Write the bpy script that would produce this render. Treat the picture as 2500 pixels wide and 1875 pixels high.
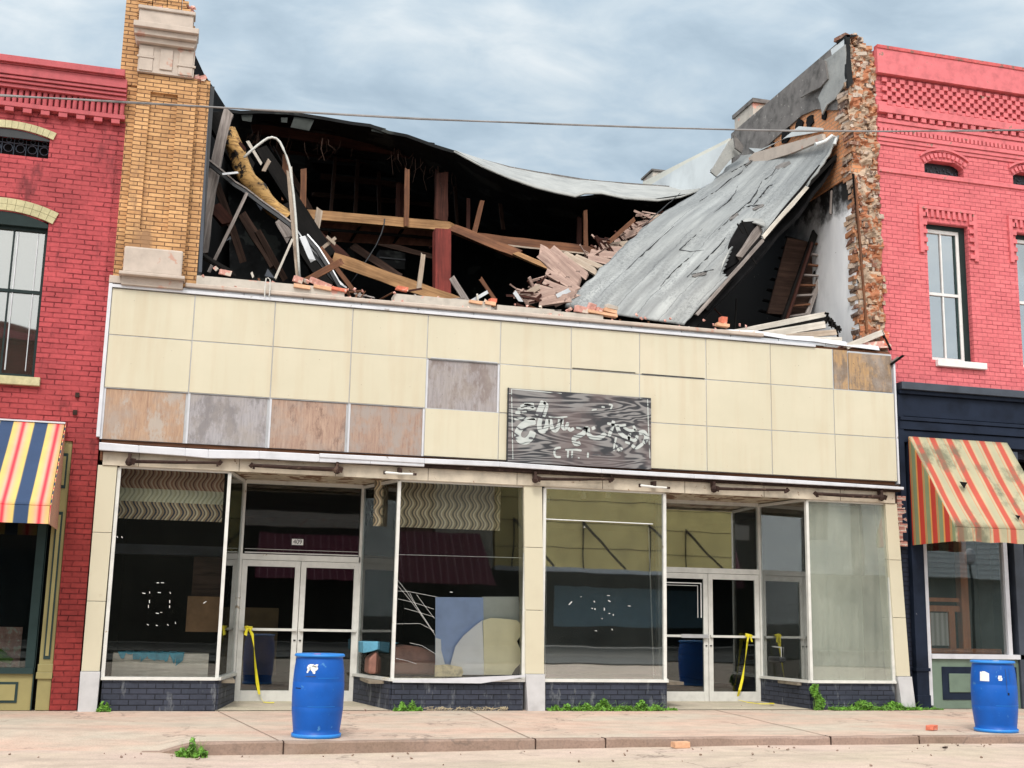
import bpy, bmesh, math, random
from math import sin, cos, pi, radians, sqrt
from mathutils import Vector, Matrix, noise as mnoise
random.seed(7)
for o in list(bpy.data.objects): bpy.data.objects.remove(o)
sc = bpy.context.scene
COL = sc.collection

# ------------------------------------------------------------------ camera
F, YAW, PIT, ROL = 2938.08, 0.26743, 0.18778, 0.019946
CAM = Vector((1.0423, -16.2234, 1.3))
fw = Vector((sin(YAW)*cos(PIT), cos(YAW)*cos(PIT), sin(PIT)))
rt0 = Vector((cos(YAW), -sin(YAW), 0)); up0 = rt0.cross(fw)
RT = rt0*cos(ROL)+up0*sin(ROL); UP = -rt0*sin(ROL)+up0*cos(ROL)
cd = bpy.data.cameras.new('camera'); cam = bpy.data.objects.new('camera', cd); COL.objects.link(cam)
m3 = Matrix((RT, UP, -fw)).transposed()
cam.matrix_world = Matrix.Translation(CAM) @ m3.to_4x4()
cd.sensor_fit = 'HORIZONTAL'; cd.sensor_width = 36; cd.lens = F/2500*36
cd.clip_start = .1; cd.clip_end = 2000
sc.camera = cam

def at(px, py, Y=None, Z=None, X=None):
    """survey helper: a sight line met with a plane of the building"""
    S = 2500/2212
    d = fw*F + RT*(px*S-1250) - UP*(py*S-937.5)
    if Y is not None: t = (Y-CAM.y)/d.y
    elif Z is not None: t = (Z-CAM.z)/d.z
    else: t = (X-CAM.x)/d.x
    return CAM + d*t

# ------------------------------------------------------------------ light, sky, exposure
SUN_EL, SUN_AZ = radians(48), radians(200)      # azimuth measured from +Y clockwise: behind the camera
sc.view_settings.view_transform = 'Standard'; sc.view_settings.look = 'None'
sc.view_settings.gamma = 1; sc.view_settings.exposure = 0.3
sl = bpy.data.lights.new('sun', 'SUN'); so = bpy.data.objects.new('sun', sl); COL.objects.link(so)
sl.energy = 1.6; sl.angle = radians(14); sl.color = (1, .95, .88)
sd = Vector((sin(SUN_AZ)*cos(SUN_EL), cos(SUN_AZ)*cos(SUN_EL), sin(SUN_EL)))
so.rotation_euler = sd.to_track_quat('Z', 'Y').to_euler()

w = bpy.data.worlds.new('World'); sc.world = w; w.use_nodes = True
wt = w.node_tree; wt.nodes.clear()
def N(t, typ, **kw):
    n = t.nodes.new(typ)
    for k, v in kw.items(): setattr(n, k, v)
    return n
def L(t, a, b): t.links.new(a, b)
def MATH(t, op, a, b=None, c=None, clamp=False):
    n = N(t, 'ShaderNodeMath', operation=op, use_clamp=clamp)
    for i, s in enumerate((a, b, c)):
        if s is None: continue
        if isinstance(s, (int, float)): n.inputs[i].default_value = s
        else: L(t, s, n.inputs[i])
    return n.outputs[0]
def MIX(t, fac, a, b, mode='MIX'):
    n = N(t, 'ShaderNodeMix', data_type='RGBA', blend_type=mode)
    for s, i in ((fac, 0), (a, 6), (b, 7)):
        if isinstance(s, (int, float)): n.inputs[i].default_value = s
        elif isinstance(s, (tuple, list)): n.inputs[i].default_value = (*s[:3], 1)
        else: L(t, s, n.inputs[i])
    return n.outputs[2]
def RAMP(t, fac, stops, interp='LINEAR'):
    n = N(t, 'ShaderNodeValToRGB'); r = n.color_ramp; r.interpolation = interp
    while len(r.elements) > 1: r.elements.remove(r.elements[-1])
    r.elements[0].position = stops[0][0]; r.elements[0].color = (*(stops[0][1] if isinstance(stops[0][1], tuple) else (stops[0][1],)*3), 1)
    for p, c in stops[1:]:
        e = r.elements.new(p); e.color = (*(c if isinstance(c, tuple) else (c,)*3), 1)
    L(t, fac, n.inputs[0]); return n.outputs[0]
def NOISE(t, vec, scale, detail=4, rough=.55, dist=0):
    n = N(t, 'ShaderNodeTexNoise'); n.inputs['Scale'].default_value = scale; n.inputs['Detail'].default_value = detail
    n.inputs['Roughness'].default_value = rough; n.inputs['Distortion'].default_value = dist
    if vec is not None: L(t, vec, n.inputs['Vector'])
    return n.outputs['Fac']
def MAP(t, vec, scale=(1,1,1), loc=(0,0,0), rot=(0,0,0)):
    n = N(t, 'ShaderNodeMapping'); n.inputs['Scale'].default_value = scale; n.inputs['Location'].default_value = loc; n.inputs['Rotation'].default_value = rot
    L(t, vec, n.inputs['Vector']); return n.outputs[0]

sky = N(wt, 'ShaderNodeTexSky', sky_type='NISHITA'); sky.sun_disc = False
sky.sun_elevation = SUN_EL; sky.sun_rotation = SUN_AZ
tc = N(wt, 'ShaderNodeTexCoord'); sep = N(wt, 'ShaderNodeSeparateXYZ'); L(wt, tc.outputs['Generated'], sep.inputs[0])
zz = MATH(wt, 'ADD', MATH(wt, 'MAXIMUM', sep.outputs[2], 0), .22)
cv = N(wt, 'ShaderNodeCombineXYZ')
L(wt, MATH(wt, 'DIVIDE', sep.outputs[0], zz), cv.inputs[0]); L(wt, MATH(wt, 'DIVIDE', sep.outputs[1], zz), cv.inputs[1])
n1 = NOISE(wt, MAP(wt, cv.outputs[0], (1.5, 2.0, 1), (3.1, .7, 0)), 2.0, 7, .55, .35)
n2 = NOISE(wt, MAP(wt, cv.outputs[0], (1, 1.3, 1), (9.1, 4.7, 0)), 7.5, 6, .55, .5)
nn = MATH(wt, 'ADD', MATH(wt, 'MULTIPLY', n1, .62), MATH(wt, 'MULTIPLY', n2, .38))
cloud = RAMP(wt, nn, [(.32, (.39,.51,.62)), (.42, (.45,.58,.69)), (.50, (.52,.65,.76)), (.58, (.64,.75,.83)), (.68, (.82,.89,.93))])
skyc = N(wt, 'ShaderNodeVectorMath', operation='SCALE'); L(wt, sky.outputs[0], skyc.inputs[0]); skyc.inputs['Scale'].default_value = .10
cover = RAMP(wt, nn, [(.30, .8), (.5, .93)])
col = MIX(wt, cover, skyc.outputs[0], cloud)
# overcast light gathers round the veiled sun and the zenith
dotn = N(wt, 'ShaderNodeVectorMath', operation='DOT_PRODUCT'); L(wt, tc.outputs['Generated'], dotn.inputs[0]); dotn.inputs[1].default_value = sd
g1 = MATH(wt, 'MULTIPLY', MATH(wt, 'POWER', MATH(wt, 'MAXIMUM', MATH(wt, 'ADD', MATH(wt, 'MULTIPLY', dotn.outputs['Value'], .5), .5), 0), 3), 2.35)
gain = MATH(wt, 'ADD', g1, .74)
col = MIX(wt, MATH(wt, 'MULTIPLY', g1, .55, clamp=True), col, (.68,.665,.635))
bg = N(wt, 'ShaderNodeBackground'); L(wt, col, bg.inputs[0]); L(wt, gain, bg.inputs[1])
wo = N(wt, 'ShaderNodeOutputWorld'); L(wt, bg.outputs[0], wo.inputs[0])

# ------------------------------------------------------------------ materials
def newmat(name):
    m = bpy.data.materials.new(name); m.use_nodes = True; t = m.node_tree; t.nodes.clear()
    b = N(t, 'ShaderNodeBsdfPrincipled'); o = N(t, 'ShaderNodeOutputMaterial'); L(t, b.outputs[0], o.inputs[0])
    return m, t, b
def setc(t, b, c):
    if isinstance(c, tuple): b.inputs['Base Color'].default_value = (*c, 1)
    else: L(t, c, b.inputs['Base Color'])
def POS(t): return N(t, 'ShaderNodeNewGeometry').outputs['Position']
def OBJ(t): return N(t, 'ShaderNodeTexCoord').outputs['Object']
def BUMP(t, b, h, strength=.5, dist=.01):
    n = N(t, 'ShaderNodeBump'); n.inputs['Strength'].default_value = strength; n.inputs['Distance'].default_value = dist
    L(t, h, n.inputs['Height']); L(t, n.outputs[0], b.inputs['Normal'])

def plain(name, c, rough=.6, var=.12, scale=6, metal=0, bump=.1, spots=None, space='pos'):
    m, t, b = newmat(name); v = POS(t) if space == 'pos' else OBJ(t)
    n = NOISE(t, v, scale, 6, .6)
    f = RAMP(t, n, [(.3, 1-var*1.6), (.5, 1.0), (.7, 1+var)])
    c2 = MIX(t, 1, c, f, 'MULTIPLY')
    if spots:
        s = NOISE(t, v, spots[1], 3, .6); k = RAMP(t, s, [(spots[2], 0.), (spots[2]+.04, 1.)])
        c2 = MIX(t, k, c2, spots[0])
    setc(t, b, c2); b.inputs['Roughness'].default_value = rough; b.inputs['Metallic'].default_value = metal
    if max(c) < .06 and not metal: b.inputs['Specular IOR Level'].default_value = .12
    if bump: BUMP(t, b, NOISE(t, v, scale*6, 4, .6), bump, .004)
    return m

def brick(name, ca, cb, mortar, bw=.2, bh=.07, ms=.007, rough=.75, bump=.6, warp=0., fade=0., vary=.12, off=(0, 0), stain=None, dark_low=None):
    m, t, b = newmat(name); p = POS(t)
    s = N(t, 'ShaderNodeSeparateXYZ'); L(t, p, s.inputs[0])
    u = MATH(t, 'ADD', MATH(t, 'ADD', s.outputs[0], s.outputs[1]), off[0]); z = MATH(t, 'ADD', s.outputs[2], off[1])
    if warp:
        q1 = NOISE(t, MAP(t, p, (1, 1, 6)), 1.7, 2); q2 = NOISE(t, MAP(t, p, (1, 1, 3), (5, 5, 5)), 2.2, 2)
        u = MATH(t, 'ADD', u, MATH(t, 'MULTIPLY', MATH(t, 'SUBTRACT', q1, .5), warp*5)); z = MATH(t, 'ADD', z, MATH(t, 'MULTIPLY', MATH(t, 'SUBTRACT', q2, .5), warp*1.1))
    cx = N(t, 'ShaderNodeCombineXYZ'); L(t, u, cx.inputs[0]); L(t, z, cx.inputs[1])
    br = N(t, 'ShaderNodeTexBrick'); L(t, cx.outputs[0], br.inputs['Vector'])
    br.inputs['Color1'].default_value = (*ca, 1); br.inputs['Color2'].default_value = (*cb, 1); br.inputs['Mortar'].default_value = (*mortar, 1)
    br.inputs['Scale'].default_value = 1; br.inputs['Mortar Size'].default_value = ms; br.inputs['Mortar Smooth'].default_value = .35
    br.inputs['Bias'].default_value = -.1; br.inputs['Brick Width'].default_value = bw; br.inputs['Row Height'].default_value = bh
    c = br.outputs['Color']; fac = br.outputs['Fac']
    if fade:   # joints filled by paint in places
        k = RAMP(t, NOISE(t, MAP(t, p, (.8, .8, 2.2)), 4.5, 4), [(.38, fade), (.6, 0.)])
        br2 = MIX(t, .5, ca, cb); c = MIX(t, MATH(t, 'MULTIPLY', k, fac), c, br2)
        fac = MATH(t, 'MULTIPLY', fac, MATH(t, 'SUBTRACT', 1, k))
    n = NOISE(t, p, 1.3, 6, .6); c = MIX(t, 1, c, RAMP(t, n, [(.3, 1-vary*1.5), (.5, 1.), (.7, 1+vary)]), 'MULTIPLY')
    n2 = NOISE(t, p, 22, 4, .6); c = MIX(t, 1, c, RAMP(t, n2, [(.3, .86), (.7, 1.1)]), 'MULTIPLY')
    if stain:
        k = RAMP(t, NOISE(t, MAP(t, p, (1, 1, .35), (2, 3, 4)), stain[1], 6, .65), [(stain[2], 0.), (stain[2]+.1, 1.)])
        c = MIX(t, k, c, stain[0])
    if dark_low:   # deeper tone towards the foot of the wall
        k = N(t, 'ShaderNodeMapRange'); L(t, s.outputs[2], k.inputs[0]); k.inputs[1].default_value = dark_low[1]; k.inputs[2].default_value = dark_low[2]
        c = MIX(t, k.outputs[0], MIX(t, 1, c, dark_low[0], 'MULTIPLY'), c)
    setc(t, b, c); b.inputs['Roughness'].default_value = rough; b.inputs['Specular IOR Level'].default_value = .2
    h = MATH(t, 'SUBTRACT', MATH(t, 'MULTIPLY', n2, .25), fac); BUMP(t, b, h, bump, .012)
    return m

def wood(name, ca, cb, rough=.75, axis=0, grain=22, warp=.8, contrast=(.35, .65), knots=None, space='obj'):
    """grain runs along the given axis"""
    m, t, b = newmat(name); v = OBJ(t) if space == 'obj' else POS(t)
    sc_ = [1, 1, 1]; sc_[axis] = .06
    vv = MAP(t, v, tuple(sc_))
    n = NOISE(t, vv, grain, 6, .65, warp)
    big = NOISE(t, v, 2.6, 4)
    c = RAMP(t, n, [(contrast[0], cb), (contrast[1], ca)])
    c = MIX(t, 1, c, RAMP(t, big, [(.3, .72), (.7, 1.2)]), 'MULTIPLY')
    if knots:
        k = RAMP(t, NOISE(t, v, knots[1], 5, .7), [(knots[2], 0.), (knots[2]+.05, 1.)]); c = MIX(t, k, c, knots[0])
    setc(t, b, c); b.inputs['Roughness'].default_value = rough; BUMP(t, b, n, .4, .004); b.inputs['Specular IOR Level'].default_value = .12 if max(ca) < .12 else .3
    return m

def plywood(name, ca, cb, cd_, zlo, zhi, seed):
    m, t, b = newmat(name); p = MAP(t, POS(t), (1, 1, 1), (seed*3.7, 0, seed*1.3))
    n = NOISE(t, MAP(t, p, (1, 1, .09)), 34, 7, .7, .6)
    wv = NOISE(t, MAP(t, p, (1, 1, .22)), 6, 3, .5, 1.2)
    rings = MATH(t, 'SINE', MATH(t, 'MULTIPLY', wv, 55))
    c = RAMP(t, n, [(.30, tuple(x*1.1 for x in cb)), (.60, tuple(min(1, x*1.05) for x in ca))])
    c = MIX(t, RAMP(t, rings, [(.5, 0.), (1, .25)]), c, cb)
    st = NOISE(t, MAP(t, p, (1, 1, .45), (1, 1, 1)), 3.6, 7, .75)
    c = MIX(t, RAMP(t, st, [(.49, 0.), (.58, .8)]), c, cd_)
    c = MIX(t, RAMP(t, NOISE(t, p, 2.2, 5, .7), [(.46, .15), (.66, .7)]), c, (.32,.285,.26))
    sp = NOISE(t, p, 45, 2); c = MIX(t, RAMP(t, sp, [(.70, 0.), (.74, .8)]), c, (.03, .02, .02))
    setc(t, b, c); b.inputs['Roughness'].default_value = .8; BUMP(t, b, n, .4, .004)
    return m

def glass(name, refl=.2, dust=.06, dcol=(.45, .5, .42), tint=(.965, .98, .975), streak=.5, ripple=.009):
    m, t, b = newmat(name); t.nodes.remove(b); out = [n for n in t.nodes if n.type == 'OUTPUT_MATERIAL'][0]
    p = POS(t)
    tr = N(t, 'ShaderNodeBsdfTransparent'); tr.inputs[0].default_value = (*tint, 1)
    gl = N(t, 'ShaderNodeBsdfGlossy'); gl.inputs['Roughness'].default_value = .015; gl.inputs[0].default_value = (.95, .98, .98, 1)
    df = N(t, 'ShaderNodeBsdfDiffuse'); df.inputs[0].default_value = (*dcol, 1)
    fr = N(t, 'ShaderNodeFresnel'); fr.inputs[0].default_value = 1.5
    bp = N(t, 'ShaderNodeBump'); bp.inputs['Strength'].default_value = ripple; bp.inputs['Distance'].default_value = .1
    L(t, NOISE(t, p, 1.1, 2, .4), bp.inputs['Height']); L(t, bp.outputs[0], gl.inputs['Normal'])
    m1 = N(t, 'ShaderNodeMixShader'); L(t, MATH(t, 'ADD', fr.outputs[0], refl, clamp=True), m1.inputs[0]); L(t, tr.outputs[0], m1.inputs[1]); L(t, gl.outputs[0], m1.inputs[2])
    s1 = NOISE(t, MAP(t, p, (6, 6, .35)), 2.5, 5, .6); s2 = NOISE(t, p, 1.4, 5, .6); s3 = NOISE(t, p, 60, 2)
    d = MATH(t, 'MULTIPLY', MATH(t, 'ADD', MATH(t, 'MULTIPLY', s1, streak), s2), dust)
    sp = RAMP(t, s3, [(.76, 0.), (.78, .5)])
    d = MATH(t, 'ADD', d, MATH(t, 'MULTIPLY', sp, .08), clamp=True)
    m2 = N(t, 'ShaderNodeMixShader'); L(t, d, m2.inputs[0]); L(t, m1.outputs[0], m2.inputs[1]); L(t, df.outputs[0], m2.inputs[2])
    L(t, m2.outputs[0], out.inputs[0])
    return m

def stripes(name, axis, period, stops, off=0, rough=.8, dirt=None):
    m, t, b = newmat(name); s = N(t, 'ShaderNodeSeparateXYZ'); L(t, POS(t), s.inputs[0])
    u = MATH(t, 'FRACT', MATH(t, 'DIVIDE', MATH(t, 'ADD', s.outputs[axis], off), period))
    c = RAMP(t, u, stops)
    if dirt:
        k = RAMP(t, NOISE(t, MAP(t, POS(t), (1, 1, .6)), dirt[1], 6, .65), [(dirt[2], 0.), (dirt[2]+.12, dirt[3])]); c = MIX(t, k, c, dirt[0])
    c = MIX(t, 1, c, RAMP(t, NOISE(t, POS(t), 3, 5), [(.3, .9), (.7, 1.05)]), 'MULTIPLY')
    setc(t, b, c); b.inputs['Roughness'].default_value = rough
    BUMP(t, b, NOISE(t, POS(t), 5, 3), .15, .02)
    return m

M = {}
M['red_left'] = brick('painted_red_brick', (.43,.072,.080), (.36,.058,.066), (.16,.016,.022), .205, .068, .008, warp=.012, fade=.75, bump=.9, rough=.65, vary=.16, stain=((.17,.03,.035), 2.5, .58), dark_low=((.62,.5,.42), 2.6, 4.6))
M['red_trim'] = plain('painted_red_masonry', (.41,.070,.082), .65, .14, 9, bump=.25)
M['pink'] = brick('painted_salmon_brick', (.65,.165,.178), (.58,.135,.152), (.30,.045,.058), .2, .0715, .006, bump=.7, fade=.55, vary=.08, rough=.7, warp=.004)
M['pink_trim'] = plain('painted_salmon_masonry', (.61,.145,.16), .7, .14, 7, bump=.25, spots=((.30,.16,.13), 7, .66))
M['pink_dark'] = plain('painted_salmon_worn', (.52,.09,.09), .7, .2, 12, bump=.3, spots=((.22,.10,.08), 9, .58))
M['tan'] = brick('tan_face_brick', (.58,.335,.155), (.41,.215,.095), (.15,.08,.042), .205, .0575, .007, bump=.8, vary=.2, rough=.7, stain=((.30,.17,.09), 2.2, .60))
M['blue_brick'] = brick('slate_painted_brick', (.042,.048,.070), (.034,.040,.058), (.012,.014,.020), .21, .068, .007, bump=.9, fade=.5, rough=.6, stain=((.12,.13,.145), 9, .56))
M['navy_brick'] = brick('navy_painted_brick', (.016,.020,.036), (.013,.017,.03), (.006,.007,.012), .21, .07, .007, bump=.8, fade=.3, rough=.6, stain=((.12,.12,.15), 7, .68))
M['bare_brick'] = brick('bare_pink_brick', (.50,.28,.24), (.38,.17,.14), (.50,.44,.38), .2, .07, .009, bump=.9, vary=.2)
M['orange_brick'] = brick('orange_common_brick', (.66,.31,.15), (.55,.24,.12), (.42,.26,.17), .19, .068, .009, bump=.9, vary=.28, stain=((.13,.08,.06), 4, .60), warp=.006)
M['stone'] = plain('limestone', (.47,.40,.345), .8, .1, 5, bump=.3, spots=((.46,.28,.22), 4, .62))
M['stone2'] = plain('pale_limestone', (.47,.43,.38), .8, .12, 6, bump=.3, spots=((.62,.33,.27), 3.2, .60))
M['cream'] = None
m, t, b = newmat('cream_enamel_panel'); p = POS(t); oi = N(t, 'ShaderNodeObjectInfo')
c = MIX(t, oi.outputs['Random'], (.545,.505,.383), (.53,.49,.368))
c = MIX(t, RAMP(t, NOISE(t, MAP(t, p, (3, 3, .25)), 2.2, 5), [(.48, 0.), (.74, .36)]), c, (.46,.35,.22))
c = MIX(t, RAMP(t, NOISE(t, p, 1.1, 5, .6), [(.45, 0.), (.75, .35)]), c, (.66,.60,.47))
c = MIX(t, RAMP(t, NOISE(t, p, 34, 1), [(.80, 0.), (.82, .8)]), c, (.16,.10,.06))
setc(t, b, c); b.inputs['Roughness'].default_value = .3; BUMP(t, b, NOISE(t, p, .8, 2), .12, .03); M['cream'] = m
m, t, b = newmat('cream_pier_tile'); p = POS(t); s = N(t, 'ShaderNodeSeparateXYZ'); L(t, p, s.inputs[0])
c = MIX(t, RAMP(t, NOISE(t, p, 2.5, 5), [(.5, 0.), (.75, .35)]), (.545,.505,.383), (.44,.39,.29))
c = MIX(t, RAMP(t, NOISE(t, p, 9, 5, .7), [(.66, 0.), (.72, .35)]), c, (.30,.20,.12))
setc(t, b, c); b.inputs['Roughness'].default_value = .38; M['cream_pier'] = m
M['cream_old'] = plain('cracked_cream_paint', (.50,.44,.35), .6, .18, 5, bump=.2, spots=((.20,.12,.07), 9, .66))
M['soffit'] = plain('peeling_soffit_paint', (.50,.42,.31), .8, .25, 4, bump=.4, spots=((.17,.09,.045), 4, .52))
M['marble'] = plain('grey_marble', (.46,.46,.47), .5, .1, 5, bump=.1)
M['alu'] = plain('weathered_aluminium', (.50,.51,.53), .38, .1, 5, metal=.55, bump=.05)
M['alu_white'] = plain('white_metal_frame', (.63,.63,.60), .42, .08, 7, metal=.05, bump=.05, spots=((.34,.28,.20), 9, .72))
M['white_trim'] = plain('white_coated_metal', (.58,.59,.63), .4, .08, 4, metal=.15, bump=.05, spots=((.30,.28,.27), 6, .70))
M['rust'] = plain('rusted_iron', (.040,.024,.020), .8, .35, 14, bump=.4, spots=((.10,.065,.05), 11, .62))
M['char'] = plain('charred_black', (.010,.010,.011), .9, .3, 5, bump=.3)
M['void'] = plain('unlit_black', (.0065,.0065,.007), 1.0, .3, 3, bump=0)  # near black stands in for unlit depth in rooms and recesses
M['tar'] = plain('tar_paper', (.017,.018,.019), .7, .3, 4, bump=.4, spots=((.05,.055,.052), 1.4, .58))
m, t, b = newmat('grey_roof_membrane'); p = OBJ(t); p2 = POS(t)
c = RAMP(t, NOISE(t, p2, 2.3, 7, .65), [(.3, (.22,.225,.22)), (.5, (.30,.305,.295)), (.7, (.37,.375,.36))])
c = MIX(t, RAMP(t, NOISE(t, p2, 26, 5, .8), [(.56, 0.), (.64, .45)]), c, (.15,.16,.17))
c = MIX(t, RAMP(t, NOISE(t, MAP(t, p2, (1, .4, 1)), 1.5, 5, .7), [(.62, 0.), (.66, .6)]), c, (.19,.19,.18))
setc(t, b, c); b.inputs['Roughness'].default_value = .55; BUMP(t, b, NOISE(t, p2, 3, 5), .35, .05); M['membrane'] = m
m, t, b = newmat('grey_roofing_felt'); uv = N(t, 'ShaderNodeUVMap').outputs[0]; p2 = POS(t)
c = RAMP(t, NOISE(t, MAP(t, uv, (5, 1.5, 1)), 2.3, 7, .6), [(.3, (.15,.158,.162)), (.5, (.235,.247,.248)), (.7, (.34,.355,.352))])
c = MIX(t, MATH(t, 'MULTIPLY', RAMP(t, NOISE(t, p2, 22, 6, .85), [(.50, 0.), (.56, .7)]), RAMP(t, NOISE(t, p2, 1.1, 3), [(.40, .15), (.6, 1.)])), c, (.10,.108,.115))
sx = N(t, 'ShaderNodeSeparateXYZ'); L(t, uv, sx.inputs[0])
c = MIX(t, 1, c, RAMP(t, NOISE(t, MAP(t, uv, (5.2, .9, 1)), 1.0, 2, .5), [(.35, .80), (.6, 1.12)]), 'MULTIPLY')
wob = MATH(t, 'MULTIPLY', MATH(t, 'SUBTRACT', NOISE(t, MAP(t, uv, (1, 4, 1)), 2, 5, .7), .5), .09)
fr_ = MATH(t, 'FRACT', MATH(t, 'MULTIPLY', MATH(t, 'ADD', sx.outputs[0], wob), 5.2))
brk = RAMP(t, NOISE(t, uv, 5, 3), [(.42, 0.), (.5, 1.)])
seam = MATH(t, 'MULTIPLY', RAMP(t, fr_, [(.0, 1.), (.022, 1.), (.04, 0.), (1, 0.)]), brk)
c = MIX(t, MATH(t, 'MULTIPLY', seam, .6), c, (.05,.053,.056))
c = MIX(t, RAMP(t, NOISE(t, MAP(t, uv, (3, 1, 1)), 4.5, 6, .7), [(.68, 0.), (.70, .7)]), c, (.13,.125,.12))
setc(t, b, c); b.inputs['Roughness'].default_value = .55; BUMP(t, b, MATH(t, 'SUBTRACT', NOISE(t, MAP(t, uv, (7, 2, 1)), 3, 5), seam), .3, .02); M['felt'] = m
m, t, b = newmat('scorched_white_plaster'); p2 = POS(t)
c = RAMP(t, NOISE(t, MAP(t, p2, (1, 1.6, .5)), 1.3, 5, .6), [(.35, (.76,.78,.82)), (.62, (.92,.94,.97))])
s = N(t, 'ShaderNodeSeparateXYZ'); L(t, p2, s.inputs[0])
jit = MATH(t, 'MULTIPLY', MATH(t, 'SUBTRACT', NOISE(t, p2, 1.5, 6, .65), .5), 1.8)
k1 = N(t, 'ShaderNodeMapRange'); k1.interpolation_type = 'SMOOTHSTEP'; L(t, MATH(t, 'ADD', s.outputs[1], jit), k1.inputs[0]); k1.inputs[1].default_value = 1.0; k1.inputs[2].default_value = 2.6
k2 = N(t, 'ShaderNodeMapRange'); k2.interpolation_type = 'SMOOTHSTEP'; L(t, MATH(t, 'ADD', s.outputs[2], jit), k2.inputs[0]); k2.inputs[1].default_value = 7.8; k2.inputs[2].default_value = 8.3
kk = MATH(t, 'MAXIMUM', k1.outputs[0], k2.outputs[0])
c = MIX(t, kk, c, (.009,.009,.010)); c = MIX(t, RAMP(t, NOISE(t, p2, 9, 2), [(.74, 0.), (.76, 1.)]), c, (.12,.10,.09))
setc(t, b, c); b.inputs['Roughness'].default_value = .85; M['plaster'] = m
M['sooty'] = plain('soot_stained_parapet', (.15,.14,.135), .85, .35, 5, bump=.4, spots=((.36,.34,.32), 12, .66))
M['white_mem'] = plain('white_roof_membrane', (.60,.64,.66), .5, .1, 1.5, bump=.2)
M['cream_mem'] = plain('cream_roof_coating', (.66,.65,.58), .6, .06, 1.5, bump=.1)
M['grey_board'] = wood('weathered_grey_wood', (.34,.30,.28), (.15,.125,.115), contrast=(.35, .6))
M['pale_board'] = wood('pale_weathered_wood', (.50,.42,.34), (.28,.21,.16))
M['pink_board'] = wood('faded_pink_floorboard', (.47,.335,.28), (.24,.155,.13), knots=((.06,.04,.035), 9, .62))
M['tan_beam'] = wood('fresh_tan_timber', (.42,.235,.11), (.22,.115,.05))
M['brown_beam'] = wood('brown_timber', (.20,.085,.04), (.09,.036,.019))
M['dark_beam'] = wood('dark_red_timber', (.075,.028,.020), (.030,.013,.011))
M['dim_beam'] = wood('dim_soot_timber', (.085,.050,.038), (.03,.018,.014))
M['red_post'] = wood('red_stained_post', (.26,.045,.035), (.12,.022,.018))
M['rot'] = wood('rotten_tan_log', (.52,.31,.11), (.14,.07,.03), grain=9, warp=2.5, contrast=(.36, .55), knots=((.010,.008,.008), 4.0, .55))
M['char_beam'] = wood('charred_timber', (.011,.0095,.009), (.004,.004,.004))
M['white_board'] = wood('white_painted_board', (.62,.58,.52), (.42,.38,.33), contrast=(.3, .6))
M['pipe'] = plain('white_conduit', (.55,.55,.52), .45, .12, 12, bump=.05)
M['black_metal'] = plain('black_metal', (.02,.022,.026), .4, .2, 6, metal=.3)
M['dark_ceiling'] = wood('scorched_ceiling_boards', (.34,.15,.10), (.18,.08,.055), axis=1, space='pos', grain=8)
M['conc'] = None
def ground_mat(name, base, pink, grit, crack=True):
    m, t, b = newmat(name); p = POS(t)
    c = MIX(t, RAMP(t, NOISE(t, MAP(t, p, (.6, 1.2, 1)), .8, 6, .6), [(.38, 0.), (.62, 1.)]), base, pink)
    c = MIX(t, 1, c, RAMP(t, NOISE(t, p, 3.5, 7, .65), [(.3, .84), (.7, 1.1)]), 'MULTIPLY')
    g = NOISE(t, p, grit, 3, .7); c = MIX(t, 1, c, RAMP(t, g, [(.3, .78), (.5, 1.), (.7, 1.1)]), 'MULTIPLY')
    c = MIX(t, RAMP(t, NOISE(t, MAP(t, p, (.35, 1.6, 1), (7, 2, 0)), 1.6, 7, .7), [(.52, 0.), (.62, .38)]), c, (.30,.25,.21))
    if crack:
        v = N(t, 'ShaderNodeTexVoronoi', feature='DISTANCE_TO_EDGE'); v.inputs['Scale'].default_value = .45
        wv = N(t, 'ShaderNodeVectorMath', operation='ADD'); L(t, p, wv.inputs[0])
        nx = N(t, 'ShaderNodeTexNoise'); nx.inputs['Scale'].default_value = 2.5; nx.inputs['Detail'].default_value = 5; L(t, p, nx.inputs['Vector']); L(t, nx.outputs['Color'], wv.inputs[1]); L(t, wv.outputs[0], v.inputs['Vector'])
        k = RAMP(t, v.outputs['Distance'], [(0, .8), (.006, .5), (.012, 0.)]); k = MATH(t, 'MULTIPLY', k, RAMP(t, NOISE(t, p, .9, 3), [(.45, 0.), (.6, 1.)]))
        c = MIX(t, k, c, (.16,.12,.10))
    setc(t, b, c); b.inputs['Roughness'].default_value = .9; BUMP(t, b, g, .35, .01)
    return m
M['walk'] = ground_mat('worn_concrete_walk', (.47,.41,.335), (.52,.365,.29), 60)
M['kerb'] = ground_mat('chipped_concrete_kerb', (.23,.16,.12), (.31,.22,.18), 40)
M['road'] = ground_mat('bleached_asphalt', (.47,.395,.31), (.51,.40,.34), 55)
M['tile'] = ground_mat('vestibule_terrazzo', (.46,.42,.31), (.50,.43,.35), 60, False)
M['blue_plastic'] = plain('blue_plastic', (.002,.085,.40), .42, .12, 3, bump=.05, spots=((.05,.19,.46), 13, .66))
M['blue_plastic'].node_tree.nodes['Principled BSDF'].inputs['Specular IOR Level'].default_value = .3
M['blue_light'] = plain('scuffed_blue_plastic', (.012,.20,.62), .38, .1, 4, bump=.03)
M['paper'] = plain('torn_white_label', (.72,.73,.72), .6, .05, 20, bump=0, space='obj')
M['black_paint'] = plain('black_print', (.015,.015,.018), .6, .1, 9, bump=0)
M['redcap'] = plain('red_plastic_bung', (.65,.10,.08), .4, .05, 9, bump=0)
M['yellow'] = plain('yellow_plastic_tape', (.80,.70,.03), .4, .1, 8, bump=0)
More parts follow.
